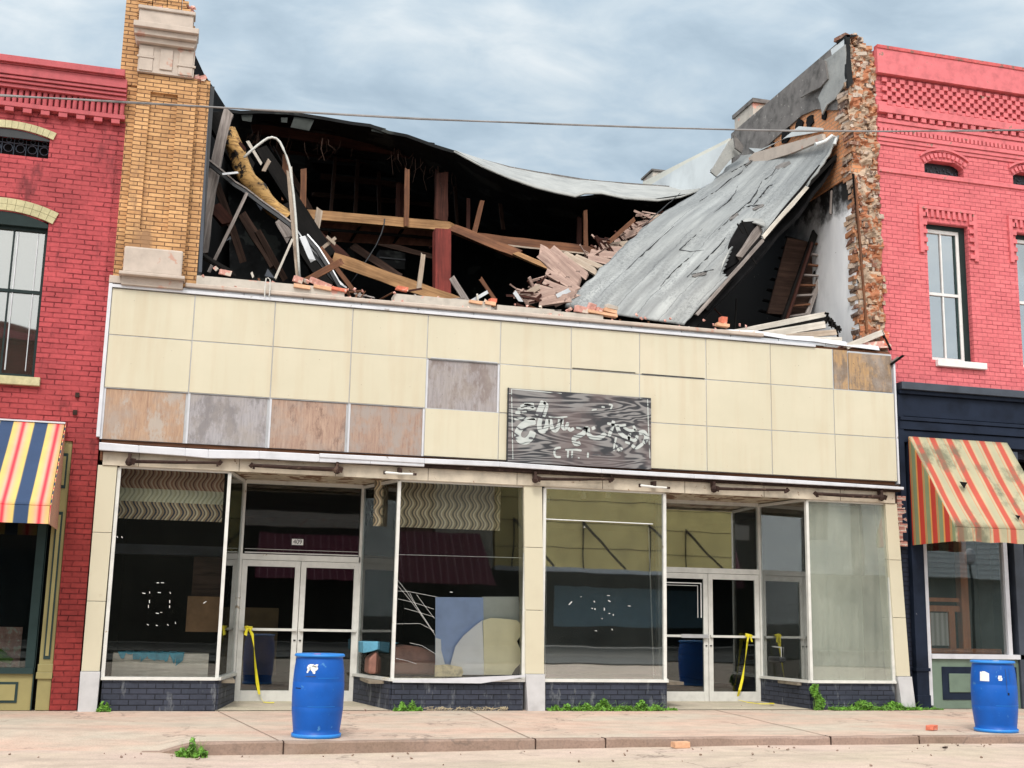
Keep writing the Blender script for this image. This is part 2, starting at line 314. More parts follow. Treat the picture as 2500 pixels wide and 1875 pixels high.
M['mortar'] = plain('crumbling_mortar', (.40,.30,.22), .95, .3, 9, bump=.9, spots=((.36,.14,.07), 5, .50))
M['leaf'] = plain('weed_leaf', (.12,.28,.03), .6, .5, 14, bump=0)
M['leaf2'] = plain('young_leaf', (.16,.32,.04), .6, .4, 14, bump=0)
M['straw'] = plain('dry_straw', (.50,.42,.27), .8, .3, 9, bump=0)
M['loose_brick'] = plain('orange_red_brick', (.62,.17,.10), .8, .15, 12, bump=.5, spots=((.62,.50,.42), 16, .62), space='obj')
M['loose_brick2'] = plain('pale_orange_brick', (.62,.36,.22), .8, .15, 12, bump=.5, space='obj')
M['pink_rubble'] = plain('pink_rubble', (.62,.32,.27), .85, .25, 12, bump=.6, spots=((.66,.56,.48), 12, .55), space='obj')
M['navy'] = plain('navy_gloss_paint', (.012,.018,.034), .55, .25, 2.5, bump=.08, spots=((.45,.46,.46), 30, .765))
M['navy_light'] = plain('faded_navy_paint', (.04,.05,.07), .5, .2, 3, bump=.08)
M['green'] = plain('sage_green_paint', (.12,.17,.13), .55, .15, 3, bump=.1)
M['olive'] = plain('olive_paint', (.27,.235,.095), .55, .08, 3, bump=.06)
M['olive_dark'] = plain('dark_teal_paint', (.025,.045,.045), .5, .1, 3, bump=.06)
M['arch'] = brick('khaki_painted_arch_brick', (.50,.46,.28), (.46,.42,.25), (.25,.22,.12), .4, .4, .0, bump=.1)
M['iron'] = plain('black_iron', (.014,.016,.02), .5, .2, 9, metal=.2)
M['sash_white'] = plain('white_sash_paint', (.68,.68,.67), .5, .06, 7, bump=.05)
M['sash_dark'] = plain('dark_green_paint', (.018,.030,.030), .45, .1, 5, bump=.05)
M['orange_wood'] = wood('orange_brown_joinery', (.50,.19,.075), (.34,.115,.05), axis=2, space='pos', grain=12)
M['curtain'] = stripes('grey_net_curtain', 0, .09, [(0, (.5,.5,.48)), (.5, (.25,.25,.24)), (1, (.5,.5,.48))])
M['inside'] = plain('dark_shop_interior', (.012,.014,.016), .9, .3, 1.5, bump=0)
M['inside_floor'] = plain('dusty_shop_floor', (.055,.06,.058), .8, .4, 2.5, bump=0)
M['inside_grey'] = plain('grey_display_wall', (.66,.70,.62), .85, .1, 1.2, bump=0)
M['inside_brown'] = plain('brown_plywood_screen', (.30,.17,.085), .85, .3, 2.2, bump=0)
M['deckfloor'] = plain('display_floor', (.20,.17,.13), .85, .3, 4, bump=.2)
M['cable'] = plain('grey_service_cable', (.20,.19,.19), .6, .35, 3, bump=0)
M['glass_a'] = glass('shop_glass', .02, .006)
M['glass_b'] = glass('dusty_shop_glass', .27, .03, (.42,.47,.43))
M['glass_c'] = glass('filmed_shop_glass', .12, .34, (.60,.64,.54))
M['glass_n'] = glass('neighbour_glass', .10, .02)
M['glass_dark'] = glass('clean_dark_glass', .04, .003, tint=(.7,.75,.75))
M['glass_sky'] = glass('upper_window_glass', .28, .05, (.35,.4,.42), tint=(.45,.5,.55), ripple=.03)
M['glass_left'] = glass('old_upper_window_glass', .26, .05, tint=(.4,.4,.4), ripple=.02)

def wall_paper(name, rows, zs_=(2.83, 2.69)):
    m, t, b = newmat(name); s = N(t, 'ShaderNodeSeparateXYZ'); L(t, POS(t), s.inputs[0])
    wv = MATH(t, 'MULTIPLY', MATH(t, 'SINE', MATH(t, 'MULTIPLY', s.outputs[2], 2*pi/.26)), .030)
    u = MATH(t, 'FRACT', MATH(t, 'DIVIDE', MATH(t, 'ADD', s.outputs[0], wv), .118))
    cols = [RAMP(t, u, r, 'CONSTANT') for r in rows]
    c = cols[0]
    for i, (r, zc) in enumerate(zip(cols[1:], zs_)):
        c = MIX(t, MATH(t, 'LESS_THAN', MATH(t, 'ADD', s.outputs[2], MATH(t, 'MULTIPLY', wv, .3)), zc), c, r)
    c = MIX(t, 1, c, RAMP(t, NOISE(t, POS(t), 3, 5), [(.3, .75), (.7, 1.1)]), 'MULTIPLY')
    setc(t, b, c); b.inputs['Roughness'].default_value = .8; return m
BR = [(0, (.36,.18,.12)), (.22, (.62,.44,.30)), (.42, (.20,.10,.08)), (.6, (.45,.26,.18)), (.8, (.66,.50,.36))]
CR = [(0, (.52,.50,.34)), (.25, (.72,.70,.52)), (.5, (.42,.42,.31)), (.7, (.66,.64,.46))]
DK = [(0, (.04,.05,.07)), (.2, (.50,.38,.24)), (.38, (.14,.12,.11)), (.55, (.62,.54,.38)), (.75, (.35,.25,.15))]
DK2 = [(0, (.12,.11,.08)), (.22, (.52,.42,.27)), (.40, (.20,.18,.14)), (.58, (.62,.55,.38)), (.78, (.38,.31,.2))]
M['paper_a'] = wall_paper('wavy_brown_wallpaper', [BR, CR, DK], (at(360, 1058, Y=.62).z, at(360, 1084, Y=.62).z))
M['paper_b'] = wall_paper('wavy_olive_wallpaper', [DK2, DK2, CR], (1, 1))
AW1 = [(0, (.02,.05,.12)), (.36, (.02,.05,.12)), (.39, (.62,.46,.13)), (.50, (.70,.42,.18)), (.58, (.80,.36,.26)), (.655, (.74,.035,.06)), (.69, (.74,.035,.06)), (.76, (.80,.36,.26)), (.85, (.70,.42,.18)), (.96, (.62,.46,.13)), (1, (.02,.05,.12))]
M['awn_l'] = stripes('navy_red_yellow_canvas', 0, .41, AW1, off=1.62)
M['awn_l_side'] = stripes('navy_red_yellow_canvas_side', 1, .12, AW1)
G_, R_, O_, P_ = (.36,.335,.22), (.42,.070,.045), (.46,.20,.09), (.42,.34,.22)
AW2 = [(0, G_), (.30, G_), (.34, O_), (.38, P_), (.46, P_), (.50, O_), (.53, R_), (.80, R_), (.83, O_), (.88, P_), (.95, P_), (1, G_)]
M['awn_r'] = stripes('faded_red_green_canvas', 0, .30, AW2, off=.155, dirt=((.10,.11,.07), 2.4, .52, .8))
S_ = (.20,.24,.13)
AW3 = [(0, S_), (.30, S_), (.34, (.55,.22,.06)), (.42, S_), (.46, (.55,.22,.06)), (.50, (.42,.035,.02)), (.84, (.42,.035,.02)), (.88, (.62,.27,.07)), (.95, (.62,.27,.07)), (1, S_)]
M['awn_r_side'] = stripes('faded_red_green_canvas_side', 1, .30, AW3, off=.1)
m, t, b = newmat('weathered_black_sign_plywood'); p = POS(t)
wn = NOISE(t, MAP(t, p, (.26, 1, 1.5)), 2.0, 3, .5, .6)
ring = MATH(t, 'SINE', MATH(t, 'MULTIPLY', wn, 80))
c = RAMP(t, MATH(t, 'ADD', MATH(t, 'MULTIPLY', ring, .5), .5), [(.25, (.030,.032,.038)), (.55, (.12,.12,.125)), (.8, (.215,.21,.21))])
c = MIX(t, RAMP(t, NOISE(t, MAP(t, p, (1, 1, 1), (4, 0, 3)), 1.6, 4), [(.46, 0.), (.6, .7)]), c, (.13,.10,.10))
setc(t, b, c); b.inputs['Roughness'].default_value = .8; BUMP(t, b, ring, .3, .003); M['sign'] = m
m, t, b = newmat('cracked_white_sign_paint'); p = POS(t)
wn = NOISE(t, MAP(t, p, (.26, 1, 1.5)), 2.0, 3, .5, .6); ring = MATH(t, 'SINE', MATH(t, 'MULTIPLY', wn, 80))
c = RAMP(t, MATH(t, 'ADD', MATH(t, 'MULTIPLY', ring, .5), .5), [(.04, (.07,.07,.08)), (.12, (.38,.42,.41)), (1., (.47,.50,.49))])
setc(t, b, c); b.inputs['Roughness'].default_value = .7; M['sign_paint'] = m
m, t, b = newmat('broken_brick_rubble'); g = N(t, 'ShaderNodeNewGeometry'); p = POS(t)
c = RAMP(t, g.outputs['Random Per Island'], [(0, (.44,.19,.09)), (.2, (.46,.32,.22)), (.4, (.22,.10,.065)), (.55, (.48,.38,.31)), (.7, (.44,.21,.11)), (.85, (.13,.08,.06)), (.95, (.52,.44,.37))], 'CONSTANT')
c = MIX(t, RAMP(t, NOISE(t, p, 11, 6, .75), [(.52, 0.), (.60, .6)]), c, (.50,.42,.35))
c = MIX(t, RAMP(t, NOISE(t, p, 6, 6, .75), [(.58, 0.), (.64, .85)]), c, (.09,.06,.05))
setc(t, b, c); b.inputs['Roughness'].default_value = .9; BUMP(t, b, NOISE(t, p, 30, 5, .7), .8, .02); M['rubble'] = m

# ------------------------------------------------------------------ mesh helpers
class MB:
    def __init__(s): s.v = []; s.f = []; s.uv = None
    def add(s, vs, fs):
        k = len(s.v); s.v += [Vector(a) for a in vs]; s.f += [tuple(i+k for i in f) for f in fs]; return s
    def box(s, x0, x1, y0, y1, z0, z1, j=0):
        vs = [(x, y, z) for x in (x0, x1) for y in (y0, y1) for z in (z0, z1)]
        if j: vs = [tuple(c+random.uniform(-j, j) for c in v) for v in vs]
        return s.add(vs, [(0,1,3,2), (4,6,7,5), (0,4,5,1), (2,3,7,6), (0,2,6,4), (1,5,7,3)])
    def rbox(s, c, dx, dy, dz, rot=(0,0,0), j=0):
        R = Matrix.Rotation(rot[2], 3, 'Z') @ Matrix.Rotation(rot[1], 3, 'Y') @ Matrix.Rotation(rot[0], 3, 'X'); c = Vector(c)
        vs = [c + R @ Vector((x*dx/2+random.uniform(-j, j), y*dy/2+random.uniform(-j, j), z*dz/2+random.uniform(-j, j))) for x in (-1, 1) for y in (-1, 1) for z in (-1, 1)]
        return s.add(vs, [(0,1,3,2), (4,6,7,5), (0,4,5,1), (2,3,7,6), (0,2,6,4), (1,5,7,3)])
    def slab(s, pts, off):
        """polygon extruded by vector off"""
        n = len(pts); P = [Vector(p) for p in pts]; off = Vector(off)
        return s.add(P + [p+off for p in P], [tuple(range(n)), tuple(range(2*n-1, n-1, -1))] + [(i, i+n, (i+1) % n+n, (i+1) % n) for i in range(n)])
    def prism(s, xz, y0, y1): return s.slab([(x, y0, z) for x, z in xz], (0, y1-y0, 0))
    def tube(s, pts, r, n=7, taper=None):
        P = [Vector(p) for p in pts]; k = len(s.v)
        for i, p in enumerate(P):
            d = (P[min(i+1, len(P)-1)]-P[max(i-1, 0)]).normalized()
            a = d.cross(Vector((0, 0, 1)) if abs(d.z) < .9 else Vector((0, 1, 0))).normalized(); b2 = d.cross(a)
            rr = r*(1 if taper is None else 1+(taper-1)*i/(len(P)-1))
            s.v += [p + (a*cos(2*pi*q/n)+b2*sin(2*pi*q/n))*rr for q in range(n)]
        for i in range(len(P)-1):
            for q in range(n): s.f.append((k+i*n+q, k+i*n+(q+1) % n, k+(i+1)*n+(q+1) % n, k+(i+1)*n+q))
        s.f.append(tuple(k+q for q in range(n))[::-1]); s.f.append(tuple(k+(len(P)-1)*n+q for q in range(n))); return s
    def lathe(s, c, prof, n=40):
        k = len(s.v); c = Vector(c)
        for r, z in prof: s.v += [c+Vector((r*cos(2*pi*q/n), r*sin(2*pi*q/n), z)) for q in range(n)]
        for i in range(len(prof)-1):
            for q in range(n): s.f.append((k+i*n+q, k+i*n+(q+1) % n, k+(i+1)*n+(q+1) % n, k+(i+1)*n+q))
        if prof[0][0] > 0: s.f.append(tuple(k+q for q in range(n))[::-1])
        if prof[-1][0] > 0: s.f.append(tuple(k+(len(prof)-1)*n+q for q in range(n)))
        return s
    def ribbon(s, pts, w, y, th=.003):
        """a painted stroke in the xz plane"""
        P = [Vector((p[0], p[1])) for p in pts]; Lf, Rg = [], []
        for i, p in enumerate(P):
            d = (P[min(i+1, len(P)-1)]-P[max(i-1, 0)]); d.normalize(); nrm = Vector((-d.y, d.x))*w/2
            k_ = .75 if i in (0, len(P)-1) else 1
            Lf.append(p+nrm*k_); Rg.append(p-nrm*k_)
        for i in range(len(P)-1):
            q = [Lf[i], Lf[i+1], Rg[i+1], Rg[i]]; s.prism([(a.x, a.y) for a in q], y, y-th)
        return s
    def build(s, name, mat, parent=None, smooth=False, origin=None, bevel=0):
        me = bpy.data.meshes.new(name)
        lo = [min(v[i] for v in s.v) for i in range(3)]; hi = [max(v[i] for v in s.v) for i in range(3)]
        o_ = Vector(origin) if origin is not None else Vector(((lo[0]+hi[0])/2, (lo[1]+hi[1])/2, lo[2]))
        me.from_pydata([v-o_ for v in s.v], [], s.f); me.update()
        bm = bmesh.new(); bm.from_mesh(me); bmesh.ops.recalc_face_normals(bm, faces=bm.faces); bm.to_mesh(me); bm.free()
        ob = bpy.data.objects.new(name, me); COL.objects.link(ob); me.materials.append(mat)
        if smooth: me.polygons.foreach_set('use_smooth', [True]*len(me.polygons))
        if parent: ob.parent = parent; ob.location = o_ - wloc(parent)
        else: ob.location = o_
        if bevel:
            md = ob.modifiers.new('bevel', 'BEVEL'); md.width = bevel; md.segments = 2; md.limit_method = 'ANGLE'
        return ob
def wloc(o):
    v = Vector(o.location)
    while o.parent: o = o.parent; v += o.location
    return v
def tag(o, label, cat, group=None, kind=None):
    if label: o['label'] = label
    if cat: o['category'] = cat
    if group: o['group'] = group
    if kind: o['kind'] = kind
    return o
def thing(name, loc, label, cat, group=None):
    o = bpy.data.objects.new(name, None); COL.objects.link(o); o.location = loc; o.empty_display_size = .2
    return tag(o, label, cat, group)
def struct(name, mb, mat): o = mb.build(name, mat); o['kind'] = 'structure'; return o

def timber(name, p, q, wd, th, mat, label=None, cat='plank', group=None, parent=None, seg=6, rough=.12, bow=0, face=(0,-1,0), ragged=True):
    """one squared length of wood from p to q, its wide face towards `face`, ends splintered"""
    p, q = Vector(p), Vector(q); d = q-p; Ln = d.length; X = d.normalized(); Y = Vector(face).cross(X)
    if Y.length < .1: Y = Vector((0, 0, 1)).cross(X)
    Y.normalize(); Z = X.cross(Y)
    vs = []; fs = []; rr = random.Random(hash((round(p.x*100), round(q.z*100))) & 0xffff)
    n = 4
    so_ = rr.uniform(0, 90)
    for i in range(seg+1):
        x = -Ln/2+Ln*i/seg; b_ = bow*(1-(2*i/seg-1)**2)
        for k, (a, b2) in enumerate(((-1,-1), (1,-1), (1,1), (-1,1))):
            e = rr.uniform(-1, 1)*wd*.5 if ragged and i in (0, seg) else 0
            q1 = mnoise.noise(Vector((x*2.2, a*1.7+b2*.4, so_)))*2.2*rough; q2 = mnoise.noise(Vector((x*2.2, b2*1.7, so_+7)))*2.2*rough
            vs.append((x+e, a*wd/2*(1+q1)+b_, b2*th/2*(1+q2)))
    for i in range(seg):
        for k in range(4): fs.append((i*4+k, i*4+(k+1) % 4, i*4+4+(k+1) % 4, i*4+4+k))
    fs += [(3, 2, 1, 0), (seg*4, seg*4+1, seg*4+2, seg*4+3)]
    me = bpy.data.meshes.new(name); me.from_pydata(vs, [], fs); me.update()
    bm = bmesh.new(); bm.from_mesh(me); bmesh.ops.recalc_face_normals(bm, faces=bm.faces); bm.to_mesh(me); bm.free()
    me.materials.append(mat)
    o = bpy.data.objects.new(name, me); COL.objects.link(o)
    mw = Matrix((X, Y, Z)).transposed().to_4x4(); mw.translation = (p+q)/2
    if parent: o.parent = parent; mw.translation = (p+q)/2 - wloc(parent); o.matrix_basis = mw
    else: o.matrix_basis = mw; tag(o, label, cat, group)
    return o
def crop(x0, y0, s): return lambda u, v, Y=None, Z=None, X=None: at((x0+u*s)/1.1302, (y0+v*s)/1.1302, Y, Z, X)
A2 = crop(440, 200, .36166); A3 = crop(1100, 300, .36166); A4 = crop(1600, 60, .40687); A8 = crop(1700, 380, .28939); AS = crop(1200, 920, .19892)

# ================================================================== GROUND
kb = [(-14, -3.75), (1.366, -3.747), (2.839, -3.70), (4.589, -3.66), (7.529, -3.67), (10.694, -3.72), (32, -3.75)]
# pavement with an uneven surface, a drop towards the driveway at the left
def sheet(x0, x1, y0, y1, nx, ny, fz):
    m_ = MB(); vs = [(x0+(x1-x0)*i/nx, y0+(y1-y0)*j/ny, fz(x0+(x1-x0)*i/nx, y0+(y1-y0)*j/ny)) for j in range(ny+1) for i in range(nx+1)]
    return m_.add(vs, [(j*(nx+1)+i, j*(nx+1)+i+1, (j+1)*(nx+1)+i+1, (j+1)*(nx+1)+i) for j in range(ny) for i in range(nx)])
def ss(a, b, x): x = max(0, min(1, (x-a)/(b-a))); return x*x*(3-2*x)
def walk_z(x, y):
    z = .006*mnoise.noise(Vector((x*.8, y*.8, 0)))
    drop = (1-ss(1.0, 1.35, x))*ss(-2.2, -3.7, y)*.085 if y < -2.2 else 0
    return z-drop-.004
struct('sidewalk', sheet(-14, 32, -3.62, .25, 230, 22, walk_z), M['walk'])
mb = MB()    # kerb stones, chipped along the edge
KX = [.86+i*.16 for i in range(0, 196)]
def ky(x): return -3.72 + .07*ss(1.3, 4.6, x) - .05*ss(7, 10.7, x)
vs = []; fs = []
for i, x in enumerate(KX):
    n_ = mnoise.noise(Vector((x*2.3, 0, 3))); n2_ = mnoise.noise(Vector((x*7, 4, 3)))
    y = ky(x)+.012*n2_; c_ = .014+.03*max(0, n_)
    top = .002+.004*n2_+walk_z(x, -3.6)+.004; bot = -.118+.035*ss(2, 8, x)
    vs += [(x, y+.16, top-.006), (x, y+c_+.012, top), (x, y, top-c_), (x, y-.006, bot-.06), (x, y+.16, bot-.08)]
for i in range(len(KX)-1):
    for k in range(5): fs.append((i*5+k, i*5+(k+1) % 5, i*5+5+(k+1) % 5, i*5+5+k))
mb = MB().add(vs, fs); struct('kerb', mb, M['kerb'])
for xk in (2.2, 4.82, 5.6, 8.28, 9.4, 11.9):
    MB().box(xk-.006, xk+.006, ky(xk)-.010, ky(xk)+.12, -.115, .0035).build('kerb_joint', M['rust'])['kind'] = 'structure'
def road_z(x, y):
    base = -.118+.035*ss(2, 8, x)
    ap = (1-ss(.9, 1.3, x))*ss(-5.6, -3.5, y)*.04
    return base+ap-.05*ss(-4, -12, y)+.008*mnoise.noise(Vector((x*1.3, y*1.3, 9)))
mb = sheet(-14, 32, -21.9, -3.45, 150, 70, lambda x, y: road_z(x, y)-.004)
struct('road', mb, M['road'])
mb = MB().box(-300, 300, -300, 300, -.9, -.6); struct('ground', mb, plain('dark_earth', (.06,.055,.05), .9, .2, 1))
mb = sheet(-30, 60, -30, -21.9, 60, 8, lambda x, y: -.02); struct('far_sidewalk', mb, plain('dark_paver', (.07,.065,.06), .85, .25, 3))
mb = sheet(-14, 60, -21.9, -17.5, 20, 4, lambda x, y: -.10); struct('reflection_dimmer', mb, plain('reflection_dark', (.09,.088,.085), .9, .25, 3))  # unseen dark sheet added to dim the street mirrored in the panes
# joints of the pavement, in mortar-dark sheets
for i, (a, b_) in enumerate([((1.70, .04), (2.16, -3.55)), ((4.99, .1), (4.80, -3.5)), ((8.6, .1), (8.3, -3.5)), ((-1.2, .0), (-1.5, -3.0))]):
    j = MB(); d = Vector((b_[0]-a[0], b_[1]-a[1])); nrm = Vector((-d.y, d.x)).normalized()*.007
    k = 12; vs = []
    for q in range(k+1):
        p = Vector(a)+d*q/k; zz_ = walk_z(p.x, p.y)+.004; vs += [(p.x+nrm.x, p.y+nrm.y, zz_), (p.x-nrm.x, p.y-nrm.y, zz_)]
    j.add(vs, [(2*q, 2*q+1, 2*q+3, 2*q+2) for q in range(k)]); struct('sidewalk_joint', j, M['kerb'])

# ================================================================== RUINED SHOP
shop = thing('ruined_shop_building', (5.83, 0, 0), 'two storey shop with cream tile front, storefront intact and upper floor torn open', 'building')
# structure behind the cladding
MB().box(.02, 11.64, .03, .34, 3.13, 5.44).build('facade_wall', M['brown_beam'], shop)
ZR = [5.400, 4.771, 4.068, 3.395]; PW = 1.06
bare = {(0, 2), (1, 2), (2, 2), (3, 2), (4, 1), (10, 0)}
PLY = {(0, 2): ((.42,.27,.17), (.24,.13,.08), (.40,.36,.32)), (1, 2): ((.34,.33,.35), (.20,.19,.21), (.15,.14,.15)), (2, 2): ((.40,.27,.20), (.22,.12,.085), (.13,.06,.04)),
       (3, 2): ((.36,.24,.18), (.20,.11,.08), (.30,.26,.24)), (4, 1): ((.32,.30,.31), (.19,.17,.18), (.17,.13,.12)), (10, 0): ((.42,.25,.10), (.22,.14,.08), (.12,.09,.07))}
PLAB = {(0, 2): 'light brown bare plywood square', (1, 2): 'silver grey bare plywood square', (2, 2): 'reddish brown bare plywood square with dark patches', (3, 2): 'pinkish brown bare plywood square', (4, 1): 'grey bare plywood square in middle row', (10, 0): 'orange grey split plywood square at the right corner'}
sd_ = 0
for (i, j) in [(i, j) for j in range(3) for i in range(11)]:
    x0, x1 = i*PW, (i+1)*PW; z1, z0 = ZR[j], ZR[j+1]; g = .006
    if i == 10: x1 = 11.655
    if (i, j) in bare:
        sd_ += 1; a = PLY[(i, j)]
        q = MB().box(x0+.03, x1-.03, .0, .028, z0+.004, z1-.012)
        if (i, j) == (10, 0): q = MB().box(x0+.03, x0+.27, .0, .028, z0+.01, z1-.0).box(x0+.29, x1-.02, -.008, .02, z0+.02, z1-.03)
        o = q.build('plywood_panel', plywood('bare_plywood_%d' % sd_, *a, z0, z1, sd_), shop); o['label'] = PLAB[(i, j)]
        if (i, j) != (10, 0):
            MB().box(x0-.002, x0+.028, -.006, .02, z0, z1).build('panel_edge_strip', M['white_trim'], shop)
            if i in (3, 4): MB().box(x1-.028, x1+.002, -.006, .02, z0, z1).build('panel_edge_strip', M['white_trim'], shop)
        continue
    jit = [random.uniform(-.004, .004) for _ in range(4)]
    pts = [(x0+g, -.022+jit[0], z0+g), (x1-g, -.022+jit[1], z0+g), (x1-g, -.022+jit[2], z1-g), (x0+g, -.022+jit[3], z1-g)]
    MB().slab(pts, (0, .03, 0)).build('cream_panel', M['cream'], shop, bevel=.003)
MB().box(.0, 11.655, .012, .029, 3.395, 5.4).build('panel_backing', M['alu'], shop)
q = MB()
for i in range(1, 11): q.box(i*PW-.004, i*PW+.004, -.013, .011, 3.40, 5.4)
for z in ZR[1:3]: q.box(0, 11.65, -.014, .0115, z-.004, z+.004)
q.build('panel_joint_strips', M['alu'], shop)
# bowed strips that have slipped in the fifth to ninth bays
for (x0, x1, z) in ((4.3, 5.26, 4.785), (6.38, 7.35, 4.79), (7.45, 8.45, 4.783)):
    MB().box(x0, x1, -.030, -.022, z-.008, z+.004).build('slipped_joint_strip', M['iron'] if x0 > 5 else M['alu'], shop)
MB().box(-.045, -.002, -.035, .10, 3.42, 5.46).build('edge_trim', M['white_trim'], shop)
MB().box(11.66, 11.69, -.035, .10, 3.36, 5.30).build('edge_trim', M['white_trim'], shop)
MB().box(-.002, 10.3, -.055, .10, 5.405, 5.445).build('top_trim', M['white_trim'], shop)
q = MB()
for i in range(12): q.box(.9+i*.8, 1.69+i*.8, -.005, .1, 5.446, 5.488+.004*(i % 2))
q.build('roof_flashing', M['alu'], shop)
def P2(px, py, Y): p = at(px, py, Y); return p
# crumpled flashing at the right
q = MB(); pts = [at(x, y, Y=-.03) for x, y in [(1560, 716), (1640, 720), (1700, 730), (1760, 735), (1830, 745), (1900, 754)]]
for a, b_ in zip(pts, pts[1:]):
    q.slab([(a.x, -.03, a.z-.02), (b_.x, -.03, b_.z-.02), (b_.x, .0, b_.z+.05+random.uniform(-.015, .02)), (a.x, .02, a.z+.05)], (0, .12, .02))
q.build('bent_flashing', M['white_trim'], shop)
# coping stones
MB().box(.92, 9.42, -.07, .30, 5.49, 5.545).build('ledge_moulding', M['stone'], shop, bevel=.012)
for x0, x1, h, jj in ((1.06, 3.05, .125, 0), (3.75, 5.15, .12, 0), (5.24, 6.1, .09, 0), (6.1, 6.85, .07, 0)):
    q = MB(); n_ = int((x1-x0)/.12)
    tops = [5.546+h*(1-.1*abs(mnoise.noise(Vector((x0+k*.31, 2, 1))))) for k in range(n_+1)]
    for k in range(n_):
        a, b_ = x0+(x1-x0)*k/n_, x0+(x1-x0)*(k+1)/n_
        q.slab([(a, -.02, 5.546), (b_, -.02, 5.546), (b_, -.02, tops[k+1]), (a, -.02, tops[k])], (0, .27, 0))
    q.build('coping_stone', M['stone2'], shop)
# canopy edge and shadow slot under the tiles
def strip_between(top, bot, Y, th):
    q = MB()
    T = [at(x, y, Y=Y) for x, y in top]; B = [at(x, y, Y=Y) for x, y in bot]
    for k in range(len(T)-1): q.slab([B[k], B[k+1], T[k+1], T[k]], (0, th, 0))
    return q
xs = [214, 300, 400, 450, 560, 690, 800, 917]
tp = [(214, 955), (300, 962), (400, 968), (450, 971), (560, 974), (690, 981), (800, 985), (917, 992)]
bt = [(214, 972), (300, 978), (400, 985), (450, 990), (560, 991), (690, 998), (800, 1002), (917, 1008)]
strip_between(tp, bt, -.13, .05).build('canopy_edge', M['white_trim'], shop, bevel=.008)
tp = [(690, 979), (917, 990), (1080, 997), (1300, 1013), (1500, 1024), (1700, 1035), (1850, 1045), (1953, 1052)]
bt = [(690, 988), (917, 1001), (1080, 1008), (1300, 1022), (1500, 1033), (1700, 1044), (1850, 1052), (1953, 1058)]
strip_between(tp, bt, -.145, .05).build('canopy_edge', M['white_trim'], shop, bevel=.008)
MB().box(.03, 11.66, -.08, .02, 3.235, 3.335).build('canopy_underside', M['rust'], shop)
MB().box(.06, 11.60, -.02, .05, 3.06, 3.23).build('storefront_fascia', M['cream_old'], shop)
q = MB()
for i in range(9): q.box(.5+i*1.27, .506+i*1.27, -.0235, -.019, 3.06, 3.23)
q.build('fascia_joints', M['rust'], shop)
# piers
for (b0, b1, t0, t1) in ((.013, .228, .006, .243), (5.766, 6.031, 5.691, 5.957), (11.527, 11.757, 11.441, 11.642)):
    for k in range(3):
        za, zb = .48+k*.86+.003, .48+(k+1)*.86-.003
        fa, fb = (za-.4)/2.7, (zb-.4)/2.7
        MB().slab([(b0+(t0-b0)*fa, .0, za), (b1+(t1-b1)*fa, .0, za), (b1+(t1-b1)*fb, .0, zb), (b0+(t0-b0)*fb, .0, zb)], (0, .3, 0)).build('pier_tile', M['cream_pier'], shop, bevel=.004)
for (b0, b1, t0, t1) in ((.012, .235, .004, .238), (5.794, 6.038, 5.76, 6.036), (11.573, 11.805, 11.53, 11.77)):
    MB().slab([(b0, -.04, -.01), (b1, -.04, -.01), (t1, -.02, .478), (t0, -.02, .478)], (0, .32, 0)).build('pier_base', M['marble'], shop, bevel=.006)

# display windows: path of each in plan
WIN = [dict(path=[(.27, .06), (1.66, .06), (1.93, 1.30)], g='glass_a', lab='left display window with dark interior'),
       dict(path=[(3.62, 1.30), (3.93, .06), (5.74, .06)], g='glass_a', lab='display window with cracked pane'),
       dict(path=[(6.01, .06), (7.83, .06), (8.27, 1.30)], g='glass_b', lab='display window reflecting a yellow building'),
       dict(path=[(9.97, 1.30), (10.13, .06), (11.50, .06)], g='glass_c', lab='display window with milky dusty glass')]
for wi, W in enumerate(WIN):
    pth = W['path']
    bk = MB(); sill = MB(); head = MB()
    for (a, b_) in zip(pth, pth[1:]):
        a = Vector(a); b_ = Vector(b_); d = (b_-a).normalized(); nrm = Vector((d.y, -d.x))
        if nrm.y > 0 and abs(d.x) > .5: nrm = -nrm
        if abs(d.x) < .5: nrm = nrm if (nrm.x > 0) == (b_.y > a.y) else -nrm
        back = -nrm
        def quad3(p, q, z0, z1, off, th):
            p = p+nrm*off; q = q+nrm*off
            return [(p.x, p.y, z0), (q.x, q.y, z0), (q.x, q.y, z1), (p.x, p.y, z1)], (back.x*th, back.y*th, 0)
        bk.slab(*quad3(a, b_, -.01, .375, .03, .16))
        sill.slab(*quad3(a-d*.02, b_+d*.02, .376, .415, .055, .16))
        head.slab(*quad3(a, b_, 3.035, 3.075, .02, .06))
        W.setdefault('segs', []).append((a, b_, d, nrm))
    ps = [MB().box(p[0]-.022, p[0]+.022, p[1]-.03, p[1]+.03, .415, 3.04) for p in pth]
    f_o = ps[1].build('display_window_frame', M['alu_white'], shop); f_o['label'] = W['lab']
    ps[0].build('mullion', M['alu_white'], f_o); ps[2].build('mullion', M['alu_white'], f_o)
    bk.build('brick_bulkhead', M['blue_brick'], shop)
    sill.build('window_sill', M['alu_white'], f_o); head.build('window_head', M['alu_white'], f_o)
    for (a, b_, d, nrm) in W['segs']:
        p, q = a+d*.022, b_-d*.022
        if wi == 2 and abs(d.x) > .5: pass
        g_o = MB().slab([(p.x, p.y, .415), (q.x, q.y, .415), (q.x, q.y, 3.035), (p.x, p.y, 3.035)], (-nrm.x*.006, -nrm.y*.006, 0)).build('window_glass', M[W['g'] if abs(d.x) > .5 or wi < 3 else 'glass_b'], f_o)
